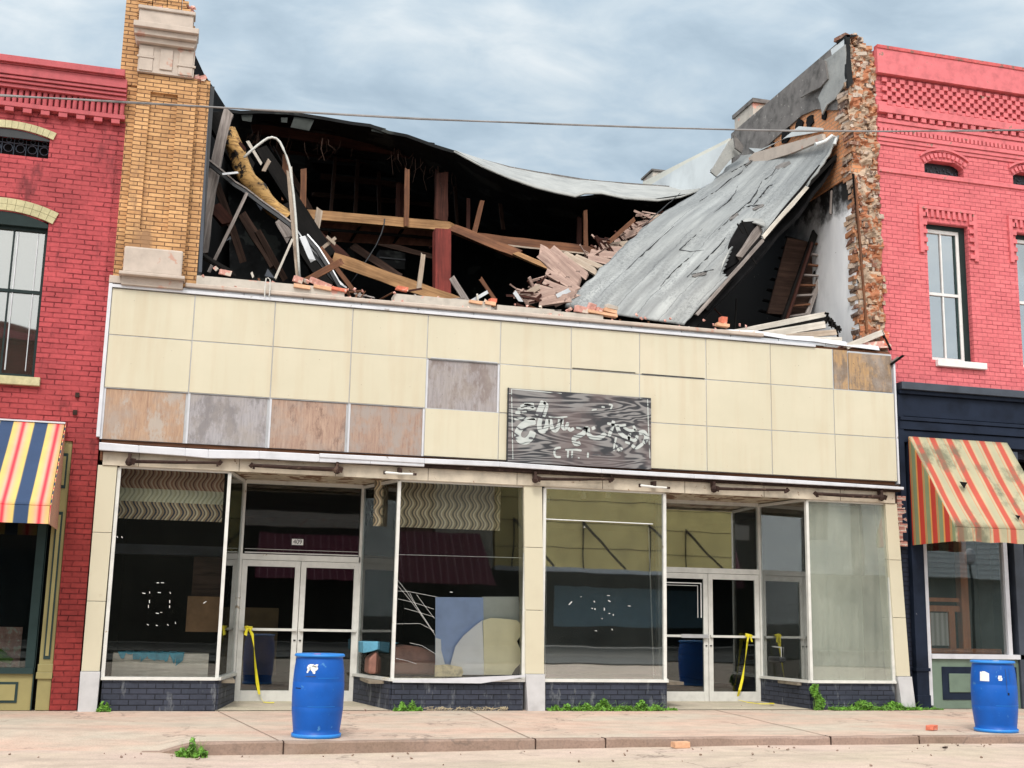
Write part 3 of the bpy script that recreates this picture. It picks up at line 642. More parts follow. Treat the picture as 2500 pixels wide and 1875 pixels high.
# thin white glazing beads across the third window and cracks in the second
fr3 = [o for o in shop.children if o.name.startswith('display_window_frame')]
def px_bar(name, a, b_, Y, r, mat, par): return MB().tube([at(*a, Y=Y), at(*b_, Y=Y)], r, 5).build(name, mat, par)
px_bar('glazing_bead', (1174, 1121), (1410, 1132), .045, .007, M['paper'], fr3[2])
px_bar('glazing_bead', (1181, 1128), (1178, 1460), .09, .006, M['alu_white'], fr3[2])
px_bar('glazing_bead', (1401, 1140), (1412, 1462), .11, .010, M['alu_white'], fr3[2])
CR_ = crop(840, 1080, .42203)
q = MB()
for ln in ([(300, 815), (380, 910), (440, 990), (530, 1120)], [(305, 790), (360, 860), (520, 1100)], [(300, 860), (370, 862), (540, 895)], [(310, 905), (400, 925), (520, 965)], [(350, 960), (440, 985), (520, 1010)],
           [(300, 1050), (440, 1048), (520, 1090)], [(380, 1160), (450, 1175), (540, 1230)], [(300, 1250), (360, 1262), (420, 1282)], [(420, 880), (470, 950), (525, 1020)], [(380, 870), (425, 960), (500, 1070)]):
    q.tube([CR_(*p, Y=.048) for p in ln], .0015, 4)
q.build('glass_cracks', M['paper'], fr3[1])
px_bar('slack_wire', (860, 1198), (1128, 1205), .15, .004, M['paper'], fr3[1])
# dangling loose bottom trim of window two
MB().slab([at(848, 1474, Y=-.02), at(1038, 1476, Y=-.02), at(1134, 1462, Y=-.02), at(1134, 1458, Y=-.02), at(848, 1470, Y=-.02)], (0, -.02, 0)).build('bent_sill_strip', M['white_trim'], shop)

# door bays
for di, (x0, x1, xm, lab) in enumerate(((1.95, 3.62, 2.775, 'left'), (8.29, 9.95, 9.07, 'right'))):
    df = MB().box(x0-.06, x0+.0, 1.26, 1.36, 0, 3.08).box(x1, x1+.07, 1.26, 1.36, 0, 3.08).box(x0, x1, 1.27, 1.35, 1.965, 2.045).box(x0, x1, 1.27, 1.35, 3.04, 3.10).box(x0, x1, 1.27, 1.36, .0, .02).build('door_frame', M['alu_white'], shop)
    MB().box(x0, x1, 1.305, 1.311, 2.045, 3.04).build('transom_glass', M['glass_a' if di == 0 else 'glass_b'], df)
    for k, (a, b_) in enumerate(((x0+.006, xm-.004), (xm+.004, x1-.006))):
        wd_ = .075
        lf = MB().box(a, a+wd_, 1.28, 1.325, .022, 1.96).box(b_-wd_, b_, 1.28, 1.325, .022, 1.96).box(a+wd_, b_-wd_, 1.28, 1.325, .022, .17).box(a+wd_, b_-wd_, 1.28, 1.325, 1.875, 1.96).build('door_leaf', M['alu_white'], shop, bevel=.003)
        MB().box(a+wd_, b_-wd_, 1.300, 1.306, .17, 1.875).build('door_glass', M['glass_dark'], lf)
        MB().box(a+.02, b_-.02, 1.235, 1.262, .985, 1.02).box(a+.02, a+.05, 1.262, 1.28, .985, 1.02).box(b_-.05, b_-.02, 1.262, 1.28, .985, 1.02).build('push_bar', M['alu_white'], lf)
        MB().lathe(((b_-.035 if k == 0 else a+.035), 1.276, .86), [(.016, -.008), (.016, .008)], 12).build('door_lock', M['iron'], lf)
        if di == 1 and k == 0:
            MB().box(a+.09, b_-.10, 1.294, 1.299, 1.80, 1.815).box(b_-.115, b_-.10, 1.294, 1.299, 1.28, 1.80).box(a+.09, b_-.16, 1.294, 1.299, 1.765, 1.773).box(b_-.168, b_-.16, 1.294, 1.299, 1.28, 1.77).build('tape_outline', M['paper'], lf)
            MB().box(a+.3, b_-.02, 1.222, 1.234, .975, 1.03).build('push_bar_cover', M['alu'], lf)
    if di == 0:
        MB().box(x0+.03, x1-.03, 1.29, 1.30, 2.06, 2.075).box(x0+.03, x1-.03, 1.29, 1.30, 2.115, 2.12).build('transom_bead', M['alu_white'], df)
    # vestibule floor and soffit
    a, b_ = (1.66, 3.93) if di == 0 else (7.83, 10.13)
    q = MB().add([(a, .02, .006), (b_, .02, .006), (x1+.05, 1.30, .028), (x0-.05, 1.30, .028)], [(0, 1, 2, 3)]); q.slab([(a, .02, -.02), (b_, .02, -.02), (x1+.05, 1.3, -.02), (x0-.05, 1.3, -.02)], (0, 0, .018)); q.build('vestibule_floor', M['tile'], shop)
    MB().slab([(a-.1, .03, 3.10), (b_+.1, .03, 3.10), (x1+.15, 1.36, 3.09), (x0-.15, 1.36, 3.09)], (0, 0, .03)).build('vestibule_soffit', M['soffit'], shop)
# house number
pl = MB().box(2.63, 2.79, 1.284, 1.292, 2.19, 2.275).build('number_plate', M['paper'], shop)
def text_mesh(txt, size, mat, parent, loc, name, sx=1):
    cu = bpy.data.curves.new('t', 'FONT'); cu.body = txt; cu.size = size; cu.extrude = .001; cu.align_x = 'CENTER'; cu.align_y = 'CENTER'; cu.offset = 0
    to = bpy.data.objects.new('t', cu); COL.objects.link(to); dg = bpy.context.evaluated_depsgraph_get(); dg.update()
    me = bpy.data.meshes.new_from_object(to.evaluated_get(dg)); bpy.data.objects.remove(to)
    me.transform(Matrix.Rotation(pi/2, 4, 'X') @ Matrix.Diagonal((sx, 1, 1, 1))); me.materials.clear(); me.materials.append(mat)
    o = bpy.data.objects.new(name, me); COL.objects.link(o); o.parent = parent; o.location = Vector(loc)-wloc(parent); return o
text_mesh('409', .088, M['black_paint'], pl, (2.71, 1.282, 2.2325), 'number', .95)

# ground floor room
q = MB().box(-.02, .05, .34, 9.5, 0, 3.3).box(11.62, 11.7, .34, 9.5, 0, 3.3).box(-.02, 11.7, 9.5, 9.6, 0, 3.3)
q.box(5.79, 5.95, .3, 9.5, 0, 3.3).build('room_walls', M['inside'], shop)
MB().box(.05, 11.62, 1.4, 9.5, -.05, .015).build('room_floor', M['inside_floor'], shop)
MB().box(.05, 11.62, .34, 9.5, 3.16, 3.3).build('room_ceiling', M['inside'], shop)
for a, b_ in ((.27, 1.9), (3.65, 5.78), (5.96, 8.2), (10.0, 11.6)):
    MB().box(a, b_, .24, 1.5, .33, .372).build('display_deck', M['deckfloor'], shop)
vA, vB = at(250, 1119, Y=.62), at(479, 1128, Y=.62)
o = MB().box(vA.x, vB.x, .62, .65, vA.z, 3.10).build('wallpaper_valance', M['paper_a'], shop); o['label'] = 'valance of wavy brown and cream wallpaper'
vA, vB = at(806, 1136, Y=.62), at(1080, 1140, Y=.62)
o = MB().box(vA.x, vB.x, .62, .65, vA.z, 3.10).build('wallpaper_valance', M['paper_b'], shop); o['label'] = 'valance of wavy olive and cream wallpaper'
MB().box(.06, 1.9, 1.9, 2.1, 2.02, 2.16).build('hanging_shelf', M['navy_light'], shop)
MB().box(1.30, 1.90, 1.7, 1.74, 1.42, 2.0).build('hardboard_screen', M['dim_beam'], shop)
MB().box(1.25, 1.90, 1.6, 1.64, .95, 1.44).build('plywood_screen', M['inside_brown'], shop)
MB().box(2.05, 2.55, 1.9, 1.94, .35, 1.3).build('plywood_screen', M['inside_brown'], shop)
MB().box(10.42, 11.6, 1.0, 1.05, .372, 3.1).build('display_back_wall', M['inside_grey'], shop)

# upper floor: floor, walls, back
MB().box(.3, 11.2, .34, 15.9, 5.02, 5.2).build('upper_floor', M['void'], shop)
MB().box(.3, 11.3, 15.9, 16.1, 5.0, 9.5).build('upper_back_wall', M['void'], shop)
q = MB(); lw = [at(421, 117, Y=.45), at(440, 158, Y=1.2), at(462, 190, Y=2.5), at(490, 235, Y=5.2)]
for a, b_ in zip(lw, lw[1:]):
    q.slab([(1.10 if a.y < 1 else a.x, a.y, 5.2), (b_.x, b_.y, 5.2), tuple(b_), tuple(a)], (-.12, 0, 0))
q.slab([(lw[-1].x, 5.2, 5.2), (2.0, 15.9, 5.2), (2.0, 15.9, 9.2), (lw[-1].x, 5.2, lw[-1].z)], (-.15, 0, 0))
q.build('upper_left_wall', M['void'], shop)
MB().box(1.065, 1.12, .12, .2, 5.55, 8.45).build('corner_flashing', M['black_metal'], shop)
MB().slab([at(447, 188, Y=.1), at(453, 190, Y=.1), at(436, 588, Y=.1), at(429, 588, Y=.1)], (0, .03, 0)).build('corner_flashing', M['navy_light'], shop)

# brick pilaster at the left
pil = MB().box(-.12, 1.06, .10, .44, 5.45, 8.52).box(-.12, .80, .10, .44, 8.52, 9.30).box(-.14, .10, .08, .44, 8.3, 9.9)
c0, c1 = at(328.6, 198, Y=0), at(366, 502, Y=0); px0, px1 = .28, .64; pz0, pz1 = c1.z, c0.z
pil.box(.10, px0, .0, .10, 5.45, 9.12).box(px1, .885, .0, .10, 5.45, 8.47).box(px0, px1, .0, .10, pz1, 9.12).box(px0, px1, .0, .10, 5.45, pz0).box(px1, .80, .0, .10, 8.47, 9.12).box(px0, px1, .055, .10, pz0, pz1)
pilo = pil.build('brick_pilaster', M['tan'], shop)
q = MB()
rr = random.Random(3)
for zc in range(8):
    z = 9.30+zc*.058
    xe = .80-zc*.02-rr.uniform(0, .06)
    x = .02
    while x < xe: wd_ = min(.19, xe-x); q.box(x, x+wd_-.006, .05+rr.uniform(-.01, .02), .4, z, z+.052); x += .195
q.build('broken_pilaster_top', M['tan'], pilo)
q = MB()
for k in range(22): q.rbox((rr.uniform(.3, .76), rr.uniform(.05, .3), 9.42+rr.uniform(0, .18) if k < 10 else rr.uniform(9.35, 9.7)), .07, .07, .04, (rr.uniform(-1, 1), rr.uniform(-1, 1), rr.uniform(0, 3)), .015)
q.build('mortar_rubble', M['pink_rubble'], pilo)
q = MB().box(.055, .775, -.14, .05, 9.13, 9.33).box(.04, .80, -.17, .05, 9.33, 9.38); q.build('cap_block', M['stone'], pilo, bevel=.01)
q = MB().prism([(0, 9.02), (.86, 9.02), (.86, 9.10), (0, 9.10)], -.26, .06).prism([(.02, 8.94), (.84, 8.94), (.85, 9.02), (.01, 9.02)], -.20, .06).prism([(.05, 8.86), (.81, 8.86), (.84, 8.94), (.02, 8.94)], -.13, .06)
q.build('cap_moulding', M['stone'], pilo, bevel=.008)
q = MB().box(.085, .83, -.05, .05, 8.46, 8.86).box(.07, .29, -.075, -.05, 8.66, 8.69).box(.60, .85, -.075, -.05, 8.60, 8.63).box(.10, .28, -.065, -.05, 8.69, 8.84).box(.10, .28, -.065, -.05, 8.48, 8.66).box(.62, .81, -.065, -.05, 8.63, 8.84).box(.62, .81, -.065, -.05, 8.48, 8.60).box(.37, .54, -.07, -.05, 8.52, 8.82)
q.build('cap_relief_block', M['stone'], pilo, bevel=.006)
MB().box(.115, .865, -.12, .05, 5.60, 5.965).build('pedestal_block', M['stone'], pilo, bevel=.025)
MB().box(.075, .91, -.20, .05, 5.555, 5.60).build('pedestal_slab', M['stone'], pilo, bevel=.01)
MB().box(.11, .89, -.10, .05, 5.44, 5.555).build('pedestal_foot', M['stone'], pilo, bevel=.006)
MB().box(-.05, .11, -.03, .1, 5.47, 5.57).build('pedestal_foot', M['stone'], pilo, bevel=.006)
q = MB()
for k in range(9): q.rbox((rr.uniform(.84, .98), rr.uniform(.08, .16), 8.50+rr.uniform(0, .06)+k*.003), .07, .07, .05, (rr.uniform(-.5, .5), rr.uniform(-.5, .5), 0), .015)
q.build('mortar_rubble', M['pink_rubble'], pilo)

# ---------------- party wall on the right
pw = thing('broken_party_wall', (11.4, 3, 5.2), 'tall broken brick party wall with sooty parapet beside the salmon brick building', 'wall')
MB().box(11.22, 11.6, .22, 15.9, 5.2, 8.4).build('plaster_face', M['plaster'], pw)
MB().box(11.19, 11.6, .20, 4.6, 8.4, 10.02).build('orange_brick_face', M['orange_brick'], pw)
MB().slab([(11.15, .30, 9.55), (11.15, .30, 10.8), (11.15, 4.5, 10.78), (11.15, 4.5, 9.6), (11.15, 4.1, 9.72), (11.15, 3.3, 9.93), (11.15, 2.6, 9.98), (11.15, 1.7, 10.02), (11.15, 1.2, 9.93), (11.15, .7, 9.7)], (.03, 0, 0)).build('sooty_parapet_face', M['sooty'], pw)
MB().box(11.185, 11.6, .3, 4.55, 10.02, 10.79).build('parapet_core', M['orange_brick'], pw)
MB().slab([(11.13, 4.55, 9.7), (11.13, 4.55, 10.70), (11.13, 9.2, 11.42), (11.13, 9.2, 9.7)], (.3, 0, 0)).build('rear_wall', M['cream_mem'], pw)
MB().slab([(11.11, 4.45, 10.60), (11.11, 6.6, 10.93), (11.11, 9.1, 11.2), (11.11, 9.1, 9.8), (11.11, 4.45, 9.6)], (.02, 0, 0)).build('rear_wall_membrane', M['white_mem'], pw)
q = MB(); rr = random.Random(11)
z = 5.42
while z < 10.80:
    xl = 11.20 if z < 8.3 else (11.14 if z > 9.3 else 11.17); x = xl+rr.uniform(-.02, .03); xr = 11.645 if z < 10.6 else 11.43
    while x < xr-.03:
        wd_ = rr.choice((.05, .07, .095, .11, .16))*rr.uniform(.9, 1.1); wd_ = min(wd_, xr-x+.015)
        y0 = .16+rr.uniform(-.03, .04)+(.07 if rr.random() < .14 else 0)+.09*mnoise.noise(Vector((x*5, z*2.4, 0)))
        q.rbox((x+wd_/2, y0+.13, z+.034+rr.uniform(-.006, .006)), wd_*1.04, .26, .074*rr.uniform(.85, 1.08), (rr.uniform(-.12, .12), rr.uniform(-.10, .10), rr.uniform(-.3, .3)), .011)
        if rr.random() < .35: q.rbox((x+rr.uniform(0, wd_), y0-.005, z+rr.uniform(0, .07)), rr.uniform(.03, .08), .05, rr.uniform(.02, .05), (rr.random()*3, rr.random()*3, rr.random()*3), .01)
        x += wd_
    z += .068
q.build('broken_wall_end', M['rubble'], pw)
gx, gz = 13, 190; gv = []
for j in range(gz+1):
    z_ = 5.42+(10.6-5.42)*j/gz; xl = 11.20 if z_ < 8.3 else (11.15 if z_ > 9.3 else 11.18)
    for i in range(gx+1):
        x_ = xl+(11.65-xl)*i/gx; gv.append((x_, .155+.085*mnoise.noise(Vector((x_*7, z_*7, 3)))+.05*mnoise.noise(Vector((x_*19, z_*19, 1)))+.07*mnoise.noise(Vector((x_*5, z_*2.4, 0))), z_))
MB().add(gv, [(j*(gx+1)+i, j*(gx+1)+i+1, (j+1)*(gx+1)+i+1, (j+1)*(gx+1)+i) for j in range(gz) for i in range(gx)]).build('crumbling_mortar', M['mortar'], pw)
MB().box(11.23, 11.6, .22, .6, 5.4, 10.6).build('wall_core', M['sooty'], pw)
q = MB(); tl = [A4(1142, 62, Y=.1), A4(1150, 170, Y=.1), A4(1146, 290, Y=.1), A4(1160, 380, Y=.1), A4(1186, 345, Y=.1), A4(1172, 200, Y=.1), A4(1168, 62, Y=.1)]
q.slab(tl, (0, .06, 0)); q.slab([A4(1142, 60, Y=.1), A4(1215, 62, Y=.1), A4(1215, 70, Y=.1), A4(1150, 75, Y=.1)], (0, .3, 0)); q.build('tar_edge', M['tar'], pw)
MB().slab([A4(*p, X=11.10) for p in ((1050, 190), (1141, 118), (1147, 335), (1120, 380), (1078, 445), (1030, 480), (1000, 540), (988, 470), (975, 440), (1000, 390), (1030, 320), (1012, 215))], (.025, 0, 0)).build('hanging_membrane', M['membrane'], pw)
MB().slab([A4(*p, X=11.07) for p in ((1000, 212), (1016, 215), (1032, 325), (990, 375), (930, 405), (868, 440), (905, 375), (960, 290))], (.03, 0, 0)).build('curled_membrane', M['sooty'], pw)
MB().slab([A4(*p, X=11.12) for p in ((1052, 150), (1140, 80), (1141, 125), (1060, 192))], (.03, 0, 0)).build('coping_strip', M['white_mem'], pw)
MB().slab([A4(*p, X=11.13) for p in ((560, 740), (600, 770), (780, 680), (1000, 640), (1000, 620), (860, 610), (760, 690), (640, 745))], (.03, 0, 0)).build('plaster_fillet', M['white_mem'], pw)
q = MB()
for (u, v, r_) in ((925, 580, 18), (860, 610, 20), (780, 670, 22), (1010, 545, 12), (700, 720, 8), (1090, 480, 13)):
    c_ = A4(u, v, X=11.16); n_ = 9; pts = [(11.155, c_.y+sin(2*pi*k/n_)*r_*.0072*rr.uniform(.7, 1.2), c_.z+cos(2*pi*k/n_)*r_*.0062*rr.uniform(.7, 1.3)) for k in range(n_)]
    q.slab(pts, (.03, 0, 0))
q.build('joist_pocket', M['char'], pw)
ch = thing('chimney', (11.45, 3.95, 10.7), 'short pale rendered chimney with flat cap on the party wall', 'chimney')
MB().box(11.16, 11.62, 3.55, 4.35, 10.70, 11.04).build('stack', M['stone2'], ch); MB().box(11.13, 11.66, 3.50, 4.40, 11.04, 11.12).build('cap', M['sooty'], ch)
# small block further back
t_ = thing('roof_block', at(1440, 392, Y=16), 'small grey box shape on the white roof far behind', 'rooftop box')
p_ = at(1440, 380, Y=16); MB().box(p_.x-.45, p_.x+.25, 16, 16.8, p_.z-1.5, p_.z+.10).build('box_body', M['stone2'], t_); MB().box(p_.x-.5, p_.x+.3, 15.95, 16.85, p_.z+.10, p_.z+.16).build('box_cap', M['sooty'], t_)
# vertical trim strips by the wall end
timber('corner_trim', A8(1338, 195, Y=.08), A8(1440, 1500, Y=.08), .03, .03, M['brown_beam'], parent=pw, seg=14)
timber('corner_trim', A8(1322, 150, Y=.1), A8(1395, 900, Y=.1), .025, .04, M['char_beam'], parent=pw, seg=14)

# ================================================================== COLLAPSED ROOF
roof = thing('sagging_rear_roof', (6, 8, 5.2), 'sagging dark rear roof with joists and a drooping grey membrane edge', 'roof')
fe = [(489, 236), (520, 239), (560, 237), (620, 240), (660, 247), (700, 251), (760, 262), (800, 268), (840, 281), (880, 290), (940, 311), (985, 327), (1060, 367), (1110, 388), (1150, 402), (1245, 424), (1300, 418), (1400, 433), (1500, 415), (1560, 420)]
def loft(rows, name, mat, par, th=None, uvs=False, smooth=False):
    q = MB(); n_ = len(rows[0]); vs = [p for r in rows for p in r]; fs = []
    for j in range(len(rows)-1):
        for i in range(n_-1): fs.append((j*n_+i, j*n_+i+1, (j+1)*n_+i+1, (j+1)*n_+i))
    q.add(vs, fs); o = q.build(name, mat, par, smooth=smooth)
    if uvs:
        me = o.data; ul = me.uv_layers.new(name='UVMap')
        for lp in me.loops:
            k = lp.vertex_index; ul.data[lp.index].uv = ((k % n_)/(n_-1), (k//n_)/(len(rows)-1))
    if th: md = o.modifiers.new('thickness', 'SOLIDIFY'); md.thickness = th; md.offset = -1
    return o
rows = []
for k, (Yd, dy) in enumerate(((5.3, 0), (5.6, 10), (8, 70), (12, 110), (16.2, 150))):
    rows.append([at(x+(0 if k < 2 else -20*(k-1) if x < 600 else 0), y+dy+(random.uniform(-3, 3) if 0 < k else random.uniform(-1.5, 1.5)), Y=Yd) for x, y in fe])
rows.append([Vector((p.x, 16.2, 5.0)) for p in rows[-1]])
loft(rows, 'roof_deck', M['tar'], roof, th=.06)
xs = [982, 1040, 1100, 1160, 1200, 1243, 1262, 1300, 1350, 1420, 1470, 1512]
tpy = [325, 344, 360, 371, 377, 384, 387, 391, 395, 400, 404, 406]; bty = [326, 358, 384, 405, 415, 424, 417, 417, 428, 433, 425, 410]
rows = []
for k in range(9):
    f = k/8; rows.append([at(x+(random.uniform(-3, 3) if 0 < k < 8 else 0), b_+(a-b_)*f-3*sin(f*pi)*(1+.6*sin(x*.05)), Y=5.15+2.6*f) for x, a, b_ in zip(xs, tpy, bty)])
loft(rows, 'drooping_membrane', M['membrane'], roof, th=.03, smooth=True)
q = MB(); T = [at(x, y+1, Y=7.6) for x, y in zip(xs, tpy)]
for a, b_ in zip(T[1:], T[2:]): q.slab([a, b_, b_+Vector((0, 0, -.07)), a+Vector((0, 0, -.05))], (0, -.05, .0))
q.build('membrane_edge', M['sooty'], roof)
for i, (a, b_, Yd, wd_, mt) in enumerate([((500, 310), (1860, 530), 6.2, .20, 'dark_beam'), ((560, 400), (1760, 560), 7.4, .2, 'char_beam'), ((620, 440), (1500, 560), 8.4, .22, 'dark_beam'), ((560, 340), (1500, 480), 6.9, .08, 'char_beam'), ((900, 580), (1800, 640), 9.5, .2, 'char_beam'), ((560, 250), (1700, 430), 5.9, .10, 'char_beam')]):
    timber('joist', A2(*a, Y=Yd), A2(*b_, Y=Yd+.8), wd_, .08, M[mt], parent=roof, seg=10)
for (a, b_, Yd, wd_) in (((950, 640), (1500, 700), 9, .12), ((900, 760), (1700, 830), 10, .10), ((1200, 520), (1180, 900), 8.5, .08), ((1340, 600), (1345, 930), 9, .08), ((640, 420), (900, 900), 7, .1), ((1050, 480), (1010, 930), 8, .07), ((1600, 560), (2100, 700), 8, .14),
                           ((2150, 700), (2180, 1000), 7.5, .08), ((1850, 640), (1870, 980), 8, .07), ((420, 900), (640, 1250), 3.5, .16), ((250, 700), (420, 1200), 3.2, .12), ((520, 1000), (700, 1330), 2.8, .1), ((1150, 1100), (1500, 1330), 6, .14), ((1300, 1080), (1700, 1180), 7, .1)):
    timber('broken_timber', A2(*a, Y=Yd), A2(*b_, Y=Yd), wd_, .07, M['dim_beam'], parent=roof, seg=8)
for (a, b_, c_, d) in (((770, 235), (905, 255), (870, 330), (745, 305)), ((410, 215), (490, 215), (480, 270), (420, 260)), ((1300, 290), (1390, 315), (1370, 350), (1290, 330)), ((680, 240), (725, 240), (722, 275), (682, 272))):
    MB().slab([A2(*p, Y=5.35) for p in (a, b_, c_, d)], (0, .02, 0)).build('torn_felt_patch', plain('weathered_felt_patch', (.045,.05,.047), .8, .3, 6), roof)

# fallen slab of roof leaning on the party wall
fs_ = thing('fallen_roof_slab', (9, 1.5, 5.2), 'big grey felt covered roof slab slid down against the party wall', 'roof')
Lp = [(1600, 335), (1558, 375), (1513, 410), (1470, 437), (1434, 457), (1402, 482), (1370, 509), (1341, 537), (1296, 582), (1248, 627), (1220, 662)]
Rp = [(1812, 292), (1790, 335), (1741, 404), (1714, 442), (1668, 488), (1624, 545), (1566, 606), (1510, 664), (1478, 702)]
HOLE = [(1606, 484), (1622, 478), (1642, 482), (1646, 500), (1640, 550), (1600, 605), (1560, 592), (1571, 559), (1586, 520)]
def inside(p, poly):
    r = False; j = len(poly)-1
    for i in range(len(poly)):
        a, b2 = poly[i], poly[j]
        if (a[1] > p[1]) != (b2[1] > p[1]) and p[0] < (b2[0]-a[0])*(p[1]-a[1])/(b2[1]-a[1])+a[0]: r = not r
        j = i
    return r
def resample(P_, n_):
    P_ = [Vector(p) for p in P_]; ds = [0]
    for a, b_ in zip(P_, P_[1:]): ds.append(ds[-1]+(b_-a).length)
    out = []
    for k in range(n_+1):
        t_ = ds[-1]*k/n_
        for i in range(len(P_)-1):
            if ds[i+1] >= t_-1e-6: out.append(P_[i].lerp(P_[i+1], (t_-ds[i])/(ds[i+1]-ds[i]))); break
    return out
NR, NC = 90, 56
Lr, Rr = resample(Lp, NR), resample(Rp, NR); vs = []; under = []; PXS = []
for j in range(NR+1):
    f = j/NR; ur = []
    for i in range(NC+1):
        g_ = i/NC; p = Lr[j].lerp(Rr[j], g_); Yl = 4.1+(1.15-4.1)*f; Yr = .55
        fold = .022*max(0, sin(g_*pi*5.2+.8*sin(f*3)))**6*(.4+.6*mnoise.noise(Vector((g_*3, f*2, 8)))**2*2)
        Yd = Yl+(Yr-Yl)*g_ + .02*mnoise.noise(Vector((g_*9, f*3, 0))) + .06*mnoise.noise(Vector((g_*2, f*4, 5))) - fold
        v_ = at(p.x, p.y, Y=Yd)
        if i == 0: v_ += Vector((mnoise.noise(Vector((f*20, 0, 0)))*.07, 0, 0))
        if i == NC: v_ += Vector((mnoise.noise(Vector((f*26, 3, 0)))*.05, 0, 0))
        vs.append(v_); PXS.append(p)
        if i % 4 == 0: ur.append(v_+Vector((.10, .10, -.16)))
    if j % 5 == 0: under.append(ur)
fs = []
for j in range(NR):
    for i in range(NC):
        k = j*(NC+1)+i; c_ = (PXS[k]+PXS[k+NC+2])/2
        if not inside(c_, HOLE): fs.append((k, k+1, k+NC+2, k+NC+1))
q = MB().add(vs, fs); fo = q.build('roofing_felt', M['felt'], fs_, smooth=True)
ul = fo.data.uv_layers.new(name='UVMap')
for lp in fo.data.loops: k = lp.vertex_index; ul.data[lp.index].uv = ((k % (NC+1))/NC, (k//(NC+1))/NR)
md = fo.modifiers.new('thickness', 'SOLIDIFY'); md.thickness = .025; md.offset = -1
loft(under, 'underside_boards', M['char'], fs_, th=.05)
def onslab(u, v, off=.02):
    c_ = Vector(((1600+u*.40687)/1.1302, (60+v*.40687)/1.1302)); k = min(range(len(PXS)), key=lambda q_: (PXS[q_]-c_).length_squared)
    Y_ = vs[k].y-off; return at(c_.x, c_.y, Y=Y_)
TEAR = [[(600, 765), (565, 825), (500, 862), (435, 895)], [(565, 825), (545, 860), (500, 900), (440, 935), (380, 990), (330, 1020), (265, 1060)], [(735, 840), (700, 900), (640, 940), (610, 1000), (570, 1060), (520, 1100), (460, 1150), (380, 1230)],
        [(720, 955), (680, 970), (640, 1020), (590, 1080)], [(492, 968), (480, 1010), (430, 1070), (350, 1130)], [(290, 1220), (200, 1300), (145, 1352), (210, 1364), (292, 1353)], [(452, 1238), (380, 1330), (290, 1420), (190, 1515)], [(215, 1498), (270, 1490), (350, 1470)],
        [(-100, 1230), (-30, 1170), (60, 1090), (150, 1010)], [(30, 1570), (110, 1480), (200, 1400)], [(-200, 1500), (-100, 1400), (0, 1310), (110, 1210)], [(520, 1100), (560, 1090), (640, 1080)]]
q = MB()
for ln in TEAR:
    P_ = []
    for a, b_ in zip(ln, ln[1:]):
        for k in range(5): P_.append((a[0]+(b_[0]-a[0])*k/5+5*mnoise.noise(Vector((a[0]+k, b_[1], 0))), a[1]+(b_[1]-a[1])*k/5+5*mnoise.noise(Vector((a[1], k*1.7, 4)))))
    P_.append(ln[-1]); T3 = [onslab(*p, off=.004) for p in P_]
    n_ = len(T3)
    for k in range(n_-1): q.tube([T3[k], T3[k+1]], .009*(1.4-abs(2*k/n_-1)), 5)
q.build('felt_tears', M['iron'], fs_)
for (cx_, cy_, rx, ry, rot_) in ((765, 845, 52, 18, -.35), (470, 1150, 34, 14, -.6), (615, 1095, 40, 10, -.4), (260, 1500, 52, 12, -.2), (560, 830, 30, 8, -.6)):
    pts = [onslab(cx_+rx*cos(a*.5236)*cos(rot_)*random.uniform(.75, 1.1)-ry*sin(a*.5236)*sin(rot_), cy_+rx*cos(a*.5236)*sin(rot_)+ry*sin(a*.5236)*cos(rot_)*random.uniform(.7, 1.1), .01) for a in range(12)]
    MB().slab(pts, (0, -.012, 0)).build('bare_patch', M['sooty'], fs_)
for pg in ([(510, 1185), (560, 1165), (640, 1172), (655, 1200), (640, 1290), (650, 1215), (600, 1195)], [(395, 1470), (385, 1500), (400, 1430), (450, 1340)]):
    MB().slab([onslab(*p, off=.05) for p in pg], (0, -.02, .01)).build('curled_flap', M['membrane'], fs_)
for (a, b_, wd_, mt, Yd) in (((1060, 90), (60, 1300), .10, 'char_beam', .62), ((560, 715), (0, 1345), .05, 'grey_board', .56), ((930, 270), (560, 690), .06, 'white_board', .55), ((1180, 0), (930, 262), .05, 'char_beam', .58)):
    timber('edge_board', A8(*a, Y=Yd), A8(*b_, Y=Yd), wd_, .05, M[mt], parent=fs_, seg=12)
for pg in (((120, 120), (175, 160), (260, 30), (230, 0)), ):
    MB().slab([A8(*p, Y=3.9) for p in pg], (0, .03, 0)).build('curled_felt', M['membrane'], fs_)
MB().slab([A4(*p, Y=3.6) for p in ((332, 882), (368, 912), (460, 800), (520, 770), (480, 670), (440, 700))], (0, .04, 0)).build('curled_felt', M['membrane'], fs_)
MB().slab([A4(*p, Y=3.4) for p in ((470, 660), (500, 690), (530, 730), (520, 770), (480, 740))], (0, .04, 0)).build('curled_felt', M['sooty'], fs_)
for pts, mt in ((((560, 800), (590, 770), (1000, 655), (1005, 690), (820, 770), (570, 850)), 'stone'),):
    MB().slab([A4(*p, X=10.95) for p in pts], (.06, 0, .0)).build('coping_remnant', M[mt], fs_)
MB().tube([A4(960, 720, Y=.5), A4(1020, 700, Y=.5), A4(1060, 668, Y=.5), A4(1085, 680, Y=.5), A4(1075, 720, Y=.5)], .03, 8).build('rolled_felt_edge', M['white_mem'], fs_)
MB().slab([A8(*p, Y=.85) for p in ((380, 560), (560, 545), (570, 700), (380, 880), (180, 1000), (240, 870), (300, 700))], (0, .06, 0)).build('exposed_decking', M['char'], fs_)
timber('exposed_joist', A8(540, 610, Y=.8), A8(360, 860, Y=.8), .12, .08, M['grey_board'], parent=fs_)
for a, b_ in (((345, 575), (395, 655)), ((385, 545), (440, 670)), ((455, 840), (505, 915))): timber('splinter', A8(*a, Y=.6), A8(*b_, Y=.6), .022, .02, M['char_beam'], parent=fs_)

